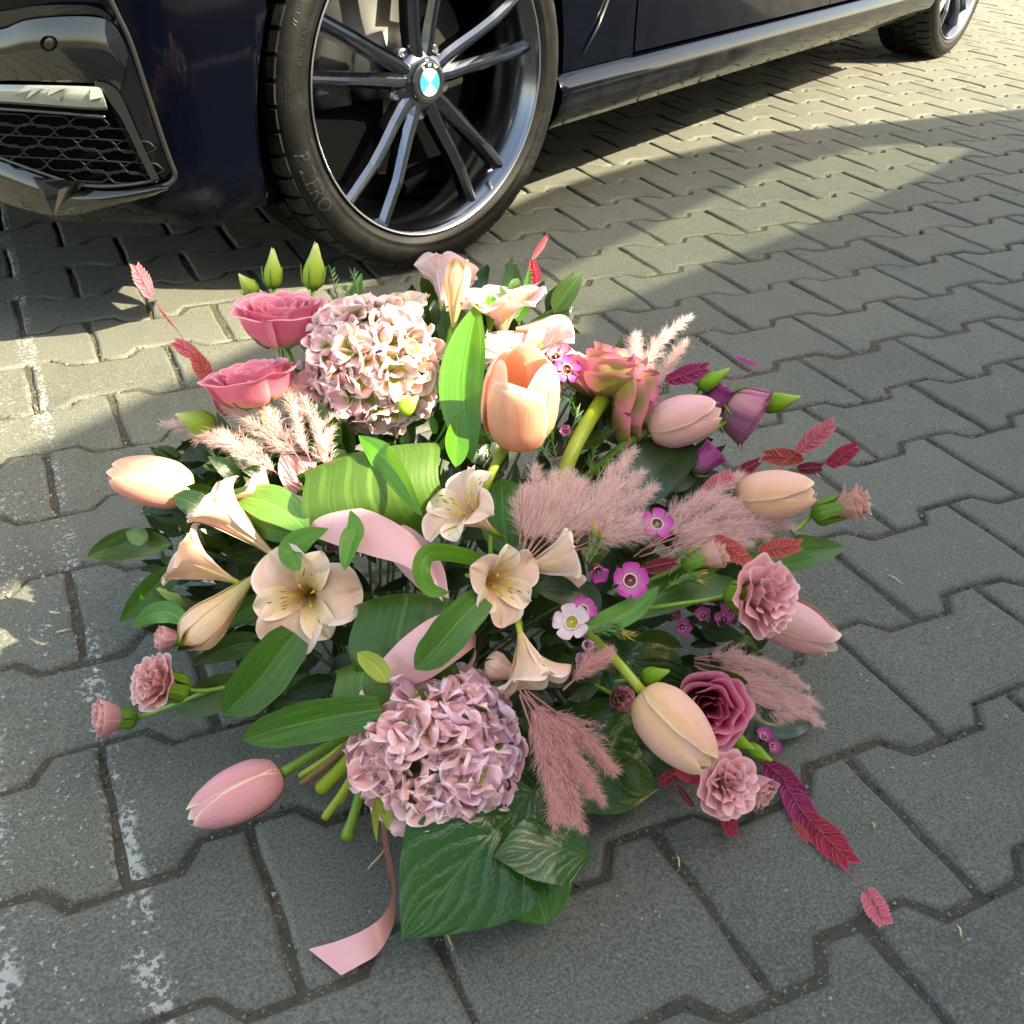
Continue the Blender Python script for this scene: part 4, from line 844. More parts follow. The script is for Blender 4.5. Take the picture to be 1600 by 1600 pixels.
def leaf_geo(P, W_, roll, fold=.25, ns=20, nt_=9, shape='lance', curl=0., wave=0., rolls=None):
    Q = catmull(P, ns); T = np.gradient(Q, axis=0); T /= np.linalg.norm(T, axis=1)[:, None]; s = np.linspace(0, 1, ns)
    if shape == 'lance': ww = np.sin(PI*np.clip(s, 0, 1)**.8)**.85
    elif shape == 'strap': ww = np.interp(s, [0, .12, .5, .8, .93, 1], [.62, .85, 1, .82, .45, 0])
    elif shape == 'ovate': ww = smooth_interp(s, [0, .06, .2, .4, .62, .82, .94, 1], [.05, .42, .9, 1, .82, .45, .16, 0])
    else: ww = smooth_interp(s, [0, .12, .4, .7, .9, 1], [.10, .62, 1, .92, .52, .02])
    V = []; t = np.linspace(-1, 1, nt_)
    for i in range(ns):
        vd = nrm(EYE-Q[i]); sd = nrm(np.cross(T[i], vd)); nn = np.cross(sd, T[i]); a = roll if rolls is None else np.interp(s[i], *rolls)
        c_, s_ = math.cos(a), math.sin(a); sd, nn = c_*sd+s_*nn, -s_*sd+c_*nn; w_ = W_/2*max(ww[i], .004)
        for x in t: V.append(Q[i]+sd*x*w_+nn*w_*(fold*abs(x)-curl*x*x+wave*math.sin(9*s[i]+2*x)*abs(x)))
    return np.array(V), grid(ns, nt_), guv(ns, nt_)
def lpts(pts, k): return [at(p_[0], p_[1], k+(p_[2] if len(p_) > 2 else 0)) for p_ in pts]
def leaf(label, pts, wid, mat, k=0., roll=0., fold=.25, shape='lance', curl=0., wave=.0, group='leaves of the bouquet', rolls=None, name='leaf', cat='leaf'):
    P = lpts(pts, k); V, Fc, U = leaf_geo(P, wid*(.88 if shape in ('lance', 'strap') else 1)*mpp(*pts[len(pts)//2][:2]), roll, fold, 24, 11, shape, curl, wave, rolls)
    V[:, 2] = np.maximum(V[:, 2], .003)
    return tag(mesh(name, V, Fc, M[mat], None, U, base=P[0]), label, cat, group)
def sheet(name, pairs, mat, label, cat, parent=None, k=0., n=40, m=10, bulge=0., group=None):
    """A band whose two edges run through pixel pairs; every pair may carry its own depth shift."""
    A = catmull([at(*p_[0][:2], k+(p_[0][2] if len(p_[0]) > 2 else 0), .004) for p_ in pairs], n); B = catmull([at(*p_[1][:2], k+(p_[1][2] if len(p_[1]) > 2 else 0), .004) for p_ in pairs], n)
    V = []
    for i in range(n):
        for j in range(m):
            t = j/(m-1); p_ = A[i]*(1-t)+B[i]*t; V.append(p_+nrm(EYE-p_)*bulge*math.sin(PI*t))
    U = guv(n, m)
    o = mesh(name, V, grid(n, m), M[mat], parent, U, base=None if parent is not None else V[0])
    if parent is None: tag(o, label, cat, group)
    return o
def hairs(b, P, r0, L, n, ang, wid, rg, droop=0., sparse=0.):
    """n thin hairs along the curve P."""
    T = np.gradient(P, axis=0); m = len(P)
    for _ in range(n):
        u = rg.uniform(0, 1)**.9*(m-1.001); i = int(u); p_ = P[i]+(P[i+1]-P[i])*(u-i); t = nrm(T[i]); x = frame(t)[0]; y = np.cross(t, x); a = rg.uniform(0, 2*PI)
        d0 = math.cos(a)*x+math.sin(a)*y; an = abs(rg.gauss(ang, ang*.4)) if rg.random() < .78 else rg.uniform(.6, 1.3); d = nrm(t*math.cos(an)+d0*math.sin(an)); l_ = L*rg.uniform(.45, 1.15)*(.45+.55*math.sin(PI*min(1, u/(m-1)*.9+.12))); s_ = nrm(np.cross(d, nrm(EYE-p_)+np.array([rg.uniform(-.5, .5) for _ in range(3)])))
        q = p_+d0*r0*rg.random(); e = q+d*l_+np.array([0, 0, -droop*l_]); mid = q+d*l_*.5+d0*l_*.05
        b.add([q-s_*wid, q+s_*wid, mid+s_*wid*.8, mid-s_*wid*.8, e], [(0, 1, 2, 3), (3, 2, 4)], [(.5, .0), (.5, 0), (.5, .5), (.5, .5), (.5, 1)])
def plume(label, stalks, mat='plume', k=0., L=.010, dens=430, ang=.5, wid=.0001, seed=0, group='fluffy pink grass plumes', sub=9):
    rg = random.Random(seed); P0 = at(*stalks[0][0][:2], k); o = thing('grass_plume', label, 'grass plume', P0, group)
    ax = MB(); h = MB()
    dens *= .72; L *= 1.3; ang *= 1.15; sub = 15
    for st in stalks:
        P = catmull(lpts(st, k), 26); ax.add(*tube_vf(P, np.linspace(.0008, .0003, 26), 5)); ln = np.linalg.norm(np.diff(P, axis=0), axis=1).sum()
        a0 = int(26*.22)
        hairs(h, P[a0:], .0006, L, int(dens*ln/.05), ang, wid, rg)
        for q in range(sub):                       # short side branches
            u = .22+.72*q/sub+rg.uniform(-.02, .02); i = int(u*25); t = nrm(P[min(i+1, 25)]-P[i]); f_ = frame(t); a = rg.uniform(0, 2*PI); d = nrm(t*1.0+.55*(math.cos(a)*f_[0]+math.sin(a)*f_[1])); sl = L*rg.uniform(1.2, 2.0)*(1.15-u)
            Q = np.array([P[i]+d*sl*v+t*sl*.25*v*v for v in np.linspace(0, 1, 6)]); ax.add(*tube_vf(Q, np.linspace(.0004, .0002, 6), 4)); hairs(h, Q, .0004, L*.7, int(dens*.16), ang*.9, wid, rg)
    ax.build('stalk', M['plume_axis'], o); f = h.build('fluff', M[mat], o, smooth=False); f['kind'] = 'stuff'
    return o
bract_cache = {}
def oat(label, b, t, wid, mat, k=0., n_=11, face=0., stalk=None, n=17, group='dyed sea oat spikelets'):
    B, T = pbase(b, t, 0, k); L = np.linalg.norm(T-B); z = nrm(T-B); vd = nrm(EYE-B); x = nrm(np.cross(z, vd)); y = np.cross(z, x); c_, s_ = math.cos(face), math.sin(face); x, y = c_*x+s_*y, -s_*x+c_*y
    o = thing('sea_oat_spikelet', label, 'grass spikelet', B, group); Wm = wid*mpp(*b)
    if mat not in bract_cache:
        g = leaf_local(); ob = mesh('bract', g[0], g[1], M[mat], None, g[2]); bract_cache[mat] = ob.data; bpy.data.objects.remove(ob)
    me = bract_cache[mat]
    for i in range(n):
        u = i/n; sgn = 1 if i % 2 else -1; p_ = B+z*L*u*.78; ln = L*.34*(1-.25*abs(u-.4)); sp = .22+.26*math.sin(PI*min(1, u+.15))
        d = nrm(z*math.cos(sp)+x*sgn*math.sin(sp)*Wm/(L*.30)); sd = nrm(np.cross(d, y)); y2 = np.cross(d, sd)*-1
        sc = Wm*.27
        cx, cyy, cz = sd*sc*sgn, y*ln*.35, d*ln
        q = p_+x*sgn*Wm*.03+y*Wm*.02*(i % 3)
        inst('bract', me, Matrix(((cx[0], cyy[0], cz[0], q[0]), (cx[1], cyy[1], cz[1], q[1]), (cx[2], cyy[2], cz[2], q[2]), (0, 0, 0, 1))), o)
    P = [B-z*L*.02, B+z*L*.8]; 
    if stalk: P = [at(*q[:2], k) for q in stalk[::-1]]+P
    tube('stalk', catmull(P, 12), .0004, M['stem_red'], o, 5)
    return o
def leaf_local():
    ns, nt_ = 6, 5; s = np.linspace(0, 1, ns)[:, None]; t = np.linspace(-1, 1, nt_)[None]; w_ = np.array([.18, .42, .5, .40, .2, .01])[:, None]
    return np.stack([t*w_+.10*s, .30*(1-np.abs(t))*w_*2*(1-.4*s)+0*t, s+0*t], 2).reshape(-1, 3), grid(ns, nt_), guv(ns, nt_)
def needles(label, stalks, k=0., L=.011, tip='needle', step=14, seed=0, group='fine needle sprigs'):
    rg = random.Random(seed); o = thing('needle_sprig', label, 'foliage sprig', at(*stalks[0][0][:2], k), group); b = MB(); ax = MB()
    for st in stalks:
        P = catmull(lpts(st, k), step); ax.add(*tube_vf(P, .0006, 5)); T = np.gradient(P, axis=0)
        for i in range(1, step):
            f_ = frame(T[i]); 
            for q in range(4):
                a = rg.uniform(0, 2*PI); d = nrm(nrm(T[i])+.75*(math.cos(a)*f_[0]+math.sin(a)*f_[1])); l_ = L*rg.uniform(.6, 1.1)
                b.add(*tube_vf([P[i], P[i]+d*l_*.5, P[i]+d*l_+nrm(T[i])*l_*.15], [.0005, .0006, .0001], 4), m=1 if (i > step*.7 and rg.random() < .7) else 0)
    ax.build('stalk', M['stem_brown'], o); f = b.build('needles', [M['needle'], M[tip]], o, smooth=False); f['kind'] = 'stuff'
    return o
# ------------------------------------------------------------------ the bouquet: what stands where
# hydrangeas
hydrangea('large pink and lilac hydrangea head at the front of the bouquet', (684, 1172), 102, ['hyd_rose', 'hyd_pink', 'hyd_lilac'], -.03, 92, hole=(672, 1205), seed=3, fl=.0178)
hydrangea('pale pink hydrangea head with green tints, its top lit by sun', (580, 572), 84, ['hyd_pink', 'hyd_pale', 'hyd_pale'], -.03, 76, hole=(585, 518), seed=8, fl=.0165)
# tulips
tulip('peach tulip lying out to the left of the bouquet, its tip touched by sun', (303, 766), (168, 740), 78, M['tulip_peach'], 0, 0, .25, [(330, 800, .02), (420, 880, .08)])
tulip('rose pink tulip hanging low over the paving beside the cut stems', (440, 1208), (298, 1280), 82, M['tulip_rose'], -.02, .01, .35, [(490, 1178, .01), (560, 1140, .04)])
tulip('peach orange tulip drooping in front of the magenta bloom', (1003, 1080), (1112, 1198), 94, M['tulip_orange'], -.05, -.01, .1, [(965, 1035, -.03), (930, 1000, .0), (880, 950, .06)], smat='stem_lime')
tulip('pale peach tulip pointing right beneath the coral oat spikelets', (1148, 778), (1274, 766), 78, M['tulip_orange'], -.01, 0, .2, [(1090, 790, .02), (980, 830, .08)])
tulip('pink tulip pointing right behind the green and pink ruffled bloom', (1012, 672), (1124, 638), 80, M['tulip_pink'], 0, .0, .3, [(970, 700, .02), (900, 760, .08)])
tulip('pink tulip half hidden behind the large dusty carnation at the right', (1175, 945), (1308, 1006), 78, M['tulip_pink'], .02, .0, .5, None, mouth=.42)
tulip('open peach tulip standing upright in the middle with a glowing rim', (808, 680), (820, 566), 102, [M['tulip_glow'], M['tulip_glow'], M['tulip_peach']], -.02, -.052, .4, [(790, 700, -.01), (765, 745, .0), (735, 830, .05)], open_=1, smat='stem_lime')
# green and pink ruffled bloom seen from behind
B, T = pbase((942, 622), (985, 562), .05, -.01); L = np.linalg.norm(T-B); R_ = 62*mpp(950, 600); Fm = frame(T-B, None, .4)
o = thing('ruffled_bloom', 'green and pink ruffled double bloom seen from behind on a thick lime stem', 'flower', B, None)
def rosette(ax0, ax1, r_, k0, dk_, sd):
    Bq, Tq = pbase(ax0, ax1, dk_, k0); Rq = r_*mpp(*ax0); Fq = frame(Tq-Bq, None, sd)
    for n_, rf, z0, z1, aw in ((5, 1.30, -.08, .36, .74), (5, 1.08, -.02, .68, .74), (4, .80, .05, .95, .86), (3, .48, .10, 1.10, 1.2), (2, .26, .14, 1.08, 1.7)):
        for i in range(n_):
            f_ = rf*rnd.uniform(.92, 1.08); zz = Rq*1.15
            prof = ([0, .15, .4, .7, .9, 1], np.array([.08, .42, .78, .96, 1.04, 1.14])*Rq*f_, np.array([z0, z0+.05*z1, .30*z1, .68*z1, .92*z1, z1])*zz*rnd.uniform(.93, 1.07))
            emit('petal', petal_rev(prof, i*2*PI/n_+rf*5+rnd.uniform(-.15, .15), ([0, .3, 1], [aw*.8, aw, aw*.9]), 14, 15, 0, (.06*Rq, rnd.choice([1.2, 1.7]), rnd.uniform(0, 6)), .15, 2.6, pinch=.15, imb=.08*Rq), Bq, Fq, M['ruf'], o)
    for i in range(4):
        prof = ([0, .3, .7, 1], np.array([.12, .50, .90, 1.0])*Rq, np.array([-.10, -.06, .12, .34])*Rq*1.15)
        emit('sepal', petal_rev(prof, i*PI/2+.5, ([0, .5, 1], [.5, .42, .12]), 8, 7, .05*Rq, (0, 0, 0), .3, 2), Bq, Fq, M['sepal_brown'], o)
rosette((944, 618), (955, 552), 58, .012, .006, .3)
rosette((962, 624), (1022, 628), 52, -.002, .004, .9)
stem_from([(948, 614, .010), (925, 650, .004), (897, 700, .005), (875, 760, .03), (850, 850, .08)], 25, M['stem_lime'], o)
# lisianthus
lisianthus('bright pink lisianthus bloom, sunlit, highest at the left', (440, 537), (435, 472), 62, M['lisi_pink'], 0, -.012, 0, [(455, 560, .01), (480, 640, .03), (520, 740, .06)], flare=1.05)
lisianthus('bright pink lisianthus bloom just below the sunlit one, behind the grass plumes', (402, 632), (388, 576), 62, M['lisi_pink'], -.01, -.006, .5, [(425, 680, .01), (470, 760, .05)], flare=1.1)
lisianthus('open magenta lisianthus showing its dark throat beside the orange tulip', (1104, 1100), (1114, 1112), 54, M['lisi_mag'], .035, -.045, .2, [(1050, 1060, .06)])
lisianthus('mauve lisianthus seen from the side, lying out over the paving at the right', (1136, 630), (1184, 656), 52, M['lisi_mauve'], 0, .0, .4, [(1100, 660, .01), (1060, 715, .03), (1020, 770, .07)], flare=.9)
lisianthus('small purple lisianthus just opening below the long green bud stems', (1082, 736), (1120, 704), 26, M['lisi_purple'], .0, .0, .0, [(1040, 780, .04)], flare=.7)
lisianthus('purple lisianthus bloom mostly hidden behind the pink tulip', (1100, 646), (1132, 606), 30, M['lisi_purple'], .03, .0, .0, [(1040, 700, .06)], flare=.85)
# buds
bud('slim pale green bud standing left of the tallest bud above the sunlit pink bloom', (427, 450), (426, 386), 27, stem=[(432, 500, .01), (450, 600, .04)])
bud('yellow green bud standing tallest beside the fine needle sprig', (489, 452), (494, 377), 33, stem=[(480, 520, .01), (480, 640, .04)])
bud('small green bud leaning left above the sunlit pink bloom', (400, 460), (372, 428), 24, stem=[(415, 490, .01), (440, 560, .04)])
bud('plump green bud tangled in the left grass plume', (336, 668), (273, 648), 38, dk=0, k=-.005, stem=[(380, 700, .02)])
bud('green bud pointing right beside the purple oat spikelet', (1092, 608), (1142, 575), 25, 'bud2', stem=[(1060, 640, .02), (1000, 720, .06)], cal=False)
bud('green bud at the end of a long stem, farthest right', (1190, 634), (1253, 620), 30, 'bud2', stem=[(1150, 650, .0), (1090, 690, .01), (1040, 730, .03)], cal=False)
bud('dark green bud above the drooping orange tulip', (1002, 1060), (1048, 1048), 28, 'bud2', k=.0, stem=[(960, 1065, .02)], cal=False)
bud('green bud below the magenta bloom, upper of the pair', (1138, 1150), (1180, 1172), 24, 'bud2', k=.01, cal=False)
bud('green bud below the magenta bloom, lower of the pair', (1166, 1166), (1208, 1190), 22, 'bud2', k=.0, cal=False)
bud('yellow green bud scrap under the hydrangea lit by sun', (625, 645), (655, 618), 26, 'bud', k=-.045, cal=False)
# carnations
carnation('large dusty pink carnation in front of the half hidden tulip at the right', (1138, 930), (1218, 934), 60, M['carn'], -.045, -.035, 0, [(1100, 938, -.03), (1030, 948, -.01), (960, 958, .04)], cwid=.36)
carnation('small pink carnation in profile at the far right over the paving', (1268, 806), (1352, 782), 32, M['carn_peach'], 0, 0, 0, [(1240, 830, .01), (1200, 850, .03), (1130, 880, .06)], cwid=.62)
carnation('dusty carnation at the lower right beside the red oat spikelets', (1108, 1215), (1148, 1232), 50, M['carn'], -.02, -.03, .3, [(1080, 1190, .02)], cwid=.4)
carnation('half open dusty carnation bud tucked behind its neighbour at the lower right', (1150, 1205), (1200, 1248), 38, M['carn_pink'], .0, -.012, .2, None, False)
carnation('small pink carnation at the far left with its edge in sun', (290, 1078), (224, 1062), 44, M['carn_pink'], -.01, -.022, .2, [(330, 1078, .01), (400, 1060, .03), (480, 1030, .06)], cwid=.5)
carnation('pink carnation bud lowest at the left, over the white paint line', (215, 1122), (148, 1122), 38, M['carn_pink'], 0, -.006, 0, [(250, 1110, .005), (330, 1078, .01)], False)
carnation('small pink carnation bud under the bright green leaf at the left', (300, 998), (245, 998), 27, M['carn_pink'], .02, -.004, 0, [(340, 1010, .04)], False)
carnation('rosy carnation bud facing up left of the orange tulip', (962, 1088), (974, 1092), 27, M['carn'], .02, -.035, 0, [(930, 1070, .05)], False)
carnation('peach carnation bud with green calyx under the paired coral spikelets', (1066, 884), (1132, 862), 32, M['carn_peach'], -.01, -.006, 0, [(1020, 905, .02), (960, 930, .06)], False, .7)
# alstroemeria
alstro('starry cream alstroemeria with golden throat at the centre of the bouquet', (768, 828), (712, 786), 80, -.02, -.025, .5, .92, wf=.70, stem=[(766, 835, -.015), (765, 880, .0), (750, 960, .05)])
alstro('cream alstroemeria with speckled throat below the central star', (742, 902), (790, 914), 74, -.03, -.028, .2, .82, wf=.80, stem=[(740, 905, -.028), (755, 950, .02)])
alstro('cream alstroemeria trumpet pointing right across the grass plumes', (812, 892), (886, 872), 76, -.035, .0, .1, .32)
alstro('white alstroemeria hanging mouth down above the front hydrangea', (812, 985), (832, 1054), 86, -.03, -.005, .3, .42, stem=[(813, 980, -.03), (806, 930, .0)])
alstro('wide open blush alstroemeria with dark freckles facing the viewer at the left', (490, 925), (470, 936), 86, .035, -.055, .15, 1.0, wf=1.0)
alstro('blush alstroemeria trumpet at the left, flaring over the paving', (366, 908), (284, 868), 74, 0, .0, .4, .55)
alstro('blush alstroemeria trumpet with bronze streaks below the left tulip', (428, 868), (336, 786), 74, .0, .0, .1, .5)
alstro('smaller blush alstroemeria half hidden behind the light green leaf', (452, 815), (396, 764), 60, .015, .0, .5, .40)
alstro('pale alstroemeria peeping over the sunlit hydrangea', (640, 535), (622, 482), 76, .035, -.012, .2, .55, 'alstro', stem=[(642, 530, .055), (650, 600, .08)])
alstro('mauve alstroemeria seen from behind at the top, against the tyre', (690, 478), (698, 428), 72, .03, .02, .3, .60, 'alstro_mauve', 'alstro_mauve', stem=[(694, 480, .03), (700, 560, .05)])
alstro('pale pink open alstroemeria at the top right beside the red spikelet', (786, 522), (780, 466), 104, .03, -.008, .1, .75, 'alstro_mauve', stem=[(784, 515, .03), (775, 600, .06)])
alstro('mauve alstroemeria behind the open tulip', (830, 595), (820, 538), 112, .02, -.012, .6, .55, 'alstro_mauve', stem=[(822, 595, .05), (810, 680, .08)])
alstro('pale alstroemeria flower tucked against the ruffled bloom', (866, 610), (884, 560), 60, .04, -.006, .6, .5, 'alstro_mauve')
def abud(label, b, t, wid, k, mat='alstro_bud', stem=None):
    B, T = pbase(b, t, 0, k); L = np.linalg.norm(T-B); R_ = wid*mpp(*b)/2; Fm = frame(T-B, None, .4); o = thing('alstroemeria_bud', label, 'flower bud', B, 'alstroemeria buds')
    for i in range(6):
        inner = i % 2
        prof = ([0, .12, .4, .72, .92, 1], np.array([.12, .24, .62, 1.0, .82, .50 if not inner else .4])*R_, np.array([0, .12, .42, .74, .93, 1.0+.03*inner])*L)
        emit('petal', petal_rev(prof, i*PI/3, ([0, .5, 1], [.6, .62, .5]), 15, 9, (-.08 if inner else .05)*R_, (.02*R_, 2, i), .15, 2.4, twist=.25, pinch=.5), B, Fm, M[mat], o)
    if stem: stem_from(stem, 9, M['stem'], o)
abud('sunlit cream alstroemeria bud with bronze edges below the left trumpets', (398, 900), (290, 1006), 62, -.01)
abud('tall cream alstroemeria bud lit by the sun above the long upright leaf', (708, 512), (717, 408), 40, -.005, stem=[(706, 510, 0), (697, 560, .01), (690, 640, .04)])
abud('mauve alstroemeria bud lying flat behind the open tulip', (806, 514), (893, 516), 46, .0, 'alstro_mauve')
abud('short blush alstroemeria bud beside the hanging white bloom', (815, 1058), (758, 1036), 46, -.005, 'alstro')
# waxflowers
waxflower('magenta waxflower with dark red centre in the open below the plumes', (985, 907), 27, 'wax_mag', -.06)
waxflower('magenta waxflower in front of the right grass plume', (1027, 818), 24, 'wax_mag', -.06, (.5, 0))
waxflower('pale edged waxflower with yellow green cup below the plumes', (893, 972), 28, 'wax_pale', -.06, (-.2, .2), 'wax_cup_y')
waxflower('purple waxflower tucked behind the pale edged one', (912, 952), 20, 'wax_mag', -.045, (.4, .2))
waxflower('waxflower with pink petals standing highest right of the open tulip', (868, 556), 26, 'wax_mid', -.02, (0, .9))
waxflower('magenta waxflower with dark cup right of the open tulip', (886, 577), 22, 'wax_mag', -.03, (.5, 0))
waxflower('pink waxflower seen from the side below the cream trumpet', (935, 893), 20, 'wax_mag', -.05, (.5, -.8), closed=.5)
waxflower('white waxflower bud above the small rosy plume', (917, 1008), 18, 'wax_pale', -.05, closed=1.)
waxflower('lower white waxflower bud touching the small rosy plume', (908, 1034), 18, 'wax_pale', -.045, closed=1.)
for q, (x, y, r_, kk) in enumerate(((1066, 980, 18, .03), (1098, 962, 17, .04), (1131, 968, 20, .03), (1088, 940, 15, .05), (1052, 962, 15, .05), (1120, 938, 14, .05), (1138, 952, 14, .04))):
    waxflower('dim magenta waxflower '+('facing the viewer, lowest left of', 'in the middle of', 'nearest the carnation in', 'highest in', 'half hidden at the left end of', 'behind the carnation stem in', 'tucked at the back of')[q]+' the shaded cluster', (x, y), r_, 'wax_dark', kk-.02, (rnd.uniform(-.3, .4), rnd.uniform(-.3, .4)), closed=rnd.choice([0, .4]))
for q, (x, y, r_) in enumerate(((514, 856, 15), (530, 862, 14), (503, 845, 10))):
    waxflower(('round', 'larger', 'smallest')[q]+' pink waxflower bud between the ribbon and the freckled bloom', (x, y), r_, 'wax_mid', .0, closed=.9)
waxflower('purple waxflower below the magenta bloom at the lower right', (1194, 1150), 15, 'wax_mag', .0, (.4, .2), closed=.3)
waxflower('second purple waxflower lower right, next to the paving joint', (1208, 1166), 13, 'wax_mag', .0, (.6, -.2), closed=.3)
waxflower('pink waxflower bud in the dark under the open tulip', (884, 674), 15, 'wax_mid', .0, (0, -.4), closed=.7)
waxflower('violet waxflower peeping between the pink bloom and the hydrangea', (496, 512), 13, 'wax_mag', .02, closed=.3)
# grass plumes
plume('soft pink grass plume at the far left around the plump bud', [[(470, 770), (400, 715), (330, 672), (252, 662)], [(480, 740), (430, 690), (380, 650), (345, 630)], [(470, 760), (400, 720), (350, 690), (300, 680)]], 'plume', -.01, .013, 380, .5, seed=1)
plume('upright pink grass plume between the pink blooms and the hydrangea', [[(500, 760), (470, 680), (448, 610), (436, 560)], [(515, 770), (500, 680), (470, 620), (462, 590)], [(500, 760), (440, 680), (415, 640), (405, 620)], [(530, 760), (505, 700), (520, 650)]], 'plume', -.015, .011, 330, .5, seed=2)
plume('pale grass plume rising behind the green and pink bloom', [[(965, 640), (1000, 580), (1035, 530), (1080, 494)], [(980, 640), (1020, 600), (1050, 565), (1072, 532)], [(960, 600), (985, 560), (995, 520)]], 'plume', .02, .012, 340, .5, seed=3)
plume('full pink grass plume fanning out at the centre, left half', [[(815, 870), (828, 800), (838, 728)], [(820, 870), (850, 800), (868, 740)], [(820, 870), (860, 800), (893, 738)], [(825, 870), (880, 800), (912, 752)], [(830, 870), (885, 820), (920, 790)], [(815, 865), (835, 810), (850, 770)], [(812, 850), (815, 810), (826, 770)]], 'plume', -.045, .015, 420, .55, seed=4)
plume('full pink grass plume fanning out at the centre, right half', [[(860, 870), (930, 780), (993, 703)], [(870, 870), (940, 790), (1005, 738)], [(880, 860), (960, 800), (1024, 762)], [(890, 860), (960, 830), (1012, 812)], [(900, 850), (930, 800), (950, 760)], [(900, 860), (980, 840), (1020, 830)]], 'plume', -.045, .015, 400, .55, seed=5)
plume('long mauve grass plume sweeping right over the peach tulip foot', [[(990, 870), (1070, 810), (1130, 760), (1165, 742)], [(1000, 860), (1090, 830), (1170, 818), (1242, 826)], [(1000, 870), (1080, 845), (1150, 835), (1205, 838)], [(1000, 850), (1060, 800), (1110, 780), (1160, 790)], [(1000, 862), (1080, 820), (1130, 800), (1190, 805)], [(1010, 880), (1070, 860), (1130, 850), (1175, 850)]], 'plume_m', -.03, .013, 420, .5, seed=6)
plume('smooth mauve grass plume spreading at the right above the dark blue leaf', [[(1085, 1035), (1150, 1050), (1220, 1075), (1282, 1105)], [(1085, 1040), (1150, 1070), (1220, 1100), (1284, 1132)], [(1085, 1030), (1150, 1035), (1210, 1048), (1262, 1075)], [(1090, 1050), (1150, 1080), (1210, 1115), (1258, 1122)], [(1090, 1045), (1150, 1060), (1215, 1085), (1275, 1118)], [(1085, 1028), (1130, 1025), (1185, 1035), (1235, 1058)]], 'plume_m', .01, .013, 480, .32, seed=7)
plume('deep rose grass plume hanging down over the dark leaf right of the front hydrangea', [[(812, 1078), (840, 1130), (860, 1210), (868, 1292)], [(820, 1078), (860, 1150), (885, 1230), (912, 1298)], [(820, 1080), (870, 1140), (905, 1200), (942, 1256)], [(825, 1080), (890, 1130), (930, 1170), (960, 1208)], [(812, 1085), (838, 1160), (868, 1240), (890, 1285)], [(818, 1085), (850, 1120), (890, 1190), (925, 1240)]], 'plume_r', -.055, .012, 520, .42, seed=8)
plume('small rosy grass plume crossing the tulip stem', [[(880, 1078), (905, 1055), (930, 1036), (958, 1018)]], 'plume_r', -.06, .010, 520, .5, seed=9)
# sea oat spikelets
st = [(330, 600), (306, 560), (272, 512), (236, 464)]
oat('coral pink spikelet highest at the far left, in front of the shaded paving', (236, 464), (209, 410), 30, 'oat_pink', .02, 11, 0, [(250, 480)])
oat('thin pink spikelet seen edge on below the highest left one', (273, 511), (246, 478), 12, 'oat_pink', .015, 9, 1.2, [(320, 580), (300, 550)])
oat('bright pink spikelet next to the sunlit strip of paving', (310, 557), (268, 532), 32, 'oat_pink', .01, 12)
oat('dusky pink spikelet left of the lower pink bloom', (330, 600), (300, 546), 34, 'oat_coral', .005, 13)
oat('short coral spikelet tuft under the lower pink bloom', (356, 648), (336, 618), 30, 'oat_coral', .0, 9)
oat('light pink spikelet pointing up at the right, highest of its spray', (1244, 708), (1308, 656), 34, 'oat_pink', 0, 13, 0, [(1200, 740)])
oat('coral spikelet lying above the pale peach tulip', (1256, 716), (1187, 712), 34, 'oat_coral', 0, 12)
oat('dark red spikelet farthest right above the small carnation', (1293, 728), (1343, 694), 34, 'oat_red', 0, 11, 0, [(1270, 728)])
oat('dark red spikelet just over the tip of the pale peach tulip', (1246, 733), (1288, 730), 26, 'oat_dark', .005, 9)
oat('coral spikelet hanging over the peach carnation bud', (1116, 840), (1174, 882), 36, 'oat_coral', -.045, 12, 0, [(1060, 860)])
oat('coral spikelet above the large dusty carnation', (1186, 862), (1256, 850), 36, 'oat_coral', -.045, 12, 0, [(1170, 858)])
oat('soft red spikelet showing through the right grass plume', (1098, 770), (1146, 738), 36, 'oat_pink', -.01, 10)
oat('dark red spikelet along the top of the right grass plume', (1145, 745), (1190, 718), 22, 'oat_dark', -.02, 10)
oat('purple spikelet behind the ruffled green and pink bloom', (1040, 596), (1112, 572), 34, 'oat_mag', .01, 12)
oat('tiny violet spikelet floating alone over the right paving', (1186, 572), (1147, 556), 14, 'oat_purp', .03, 9, .9, [(1098, 618), (1150, 590)])
oat('slim pink spikelet at the top of the bouquet against the bright paving', (832, 406), (857, 366), 13, 'oat_pink', .05, 9, .6, [(836, 440)])
oat('dark red spikelet below the slim one at the top', (838, 445), (832, 405), 26, 'oat_red', .05, 9, 0, [(830, 480)])
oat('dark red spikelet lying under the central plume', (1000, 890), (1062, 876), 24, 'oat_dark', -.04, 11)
oat('magenta red spikelet beside the half open carnation, top of the hanging spray', (1192, 1190), (1258, 1245), 44, 'oat_mag', .01, 12)
oat('magenta red spikelet in the middle of the hanging spray', (1225, 1222), (1275, 1302), 44, 'oat_mag', .005, 13)
oat('crimson spikelet at the end of the hanging spray, over the paving joint', (1256, 1272), (1337, 1356), 46, 'oat_red', .0, 15)
oat('small scarlet spikelet on the near side of the hanging spray', (1238, 1282), (1266, 1318), 18, 'oat_coral', .0, 8, .6)
oat('crimson spikelet lying alone on the paving at the lower right', (1354, 1392), (1386, 1448), 42, 'oat_pink', .01, 11, 0, [(1312, 1350), (1335, 1372)])
oat('crimson spikelet hanging below the dusty carnation', (1134, 1270), (1146, 1308), 36, 'oat_red', .0, 9)
oat('dark red spikelet in the shade left of the dusty carnation', (1060, 1205), (1028, 1226), 30, 'oat_dark', .02, 9)
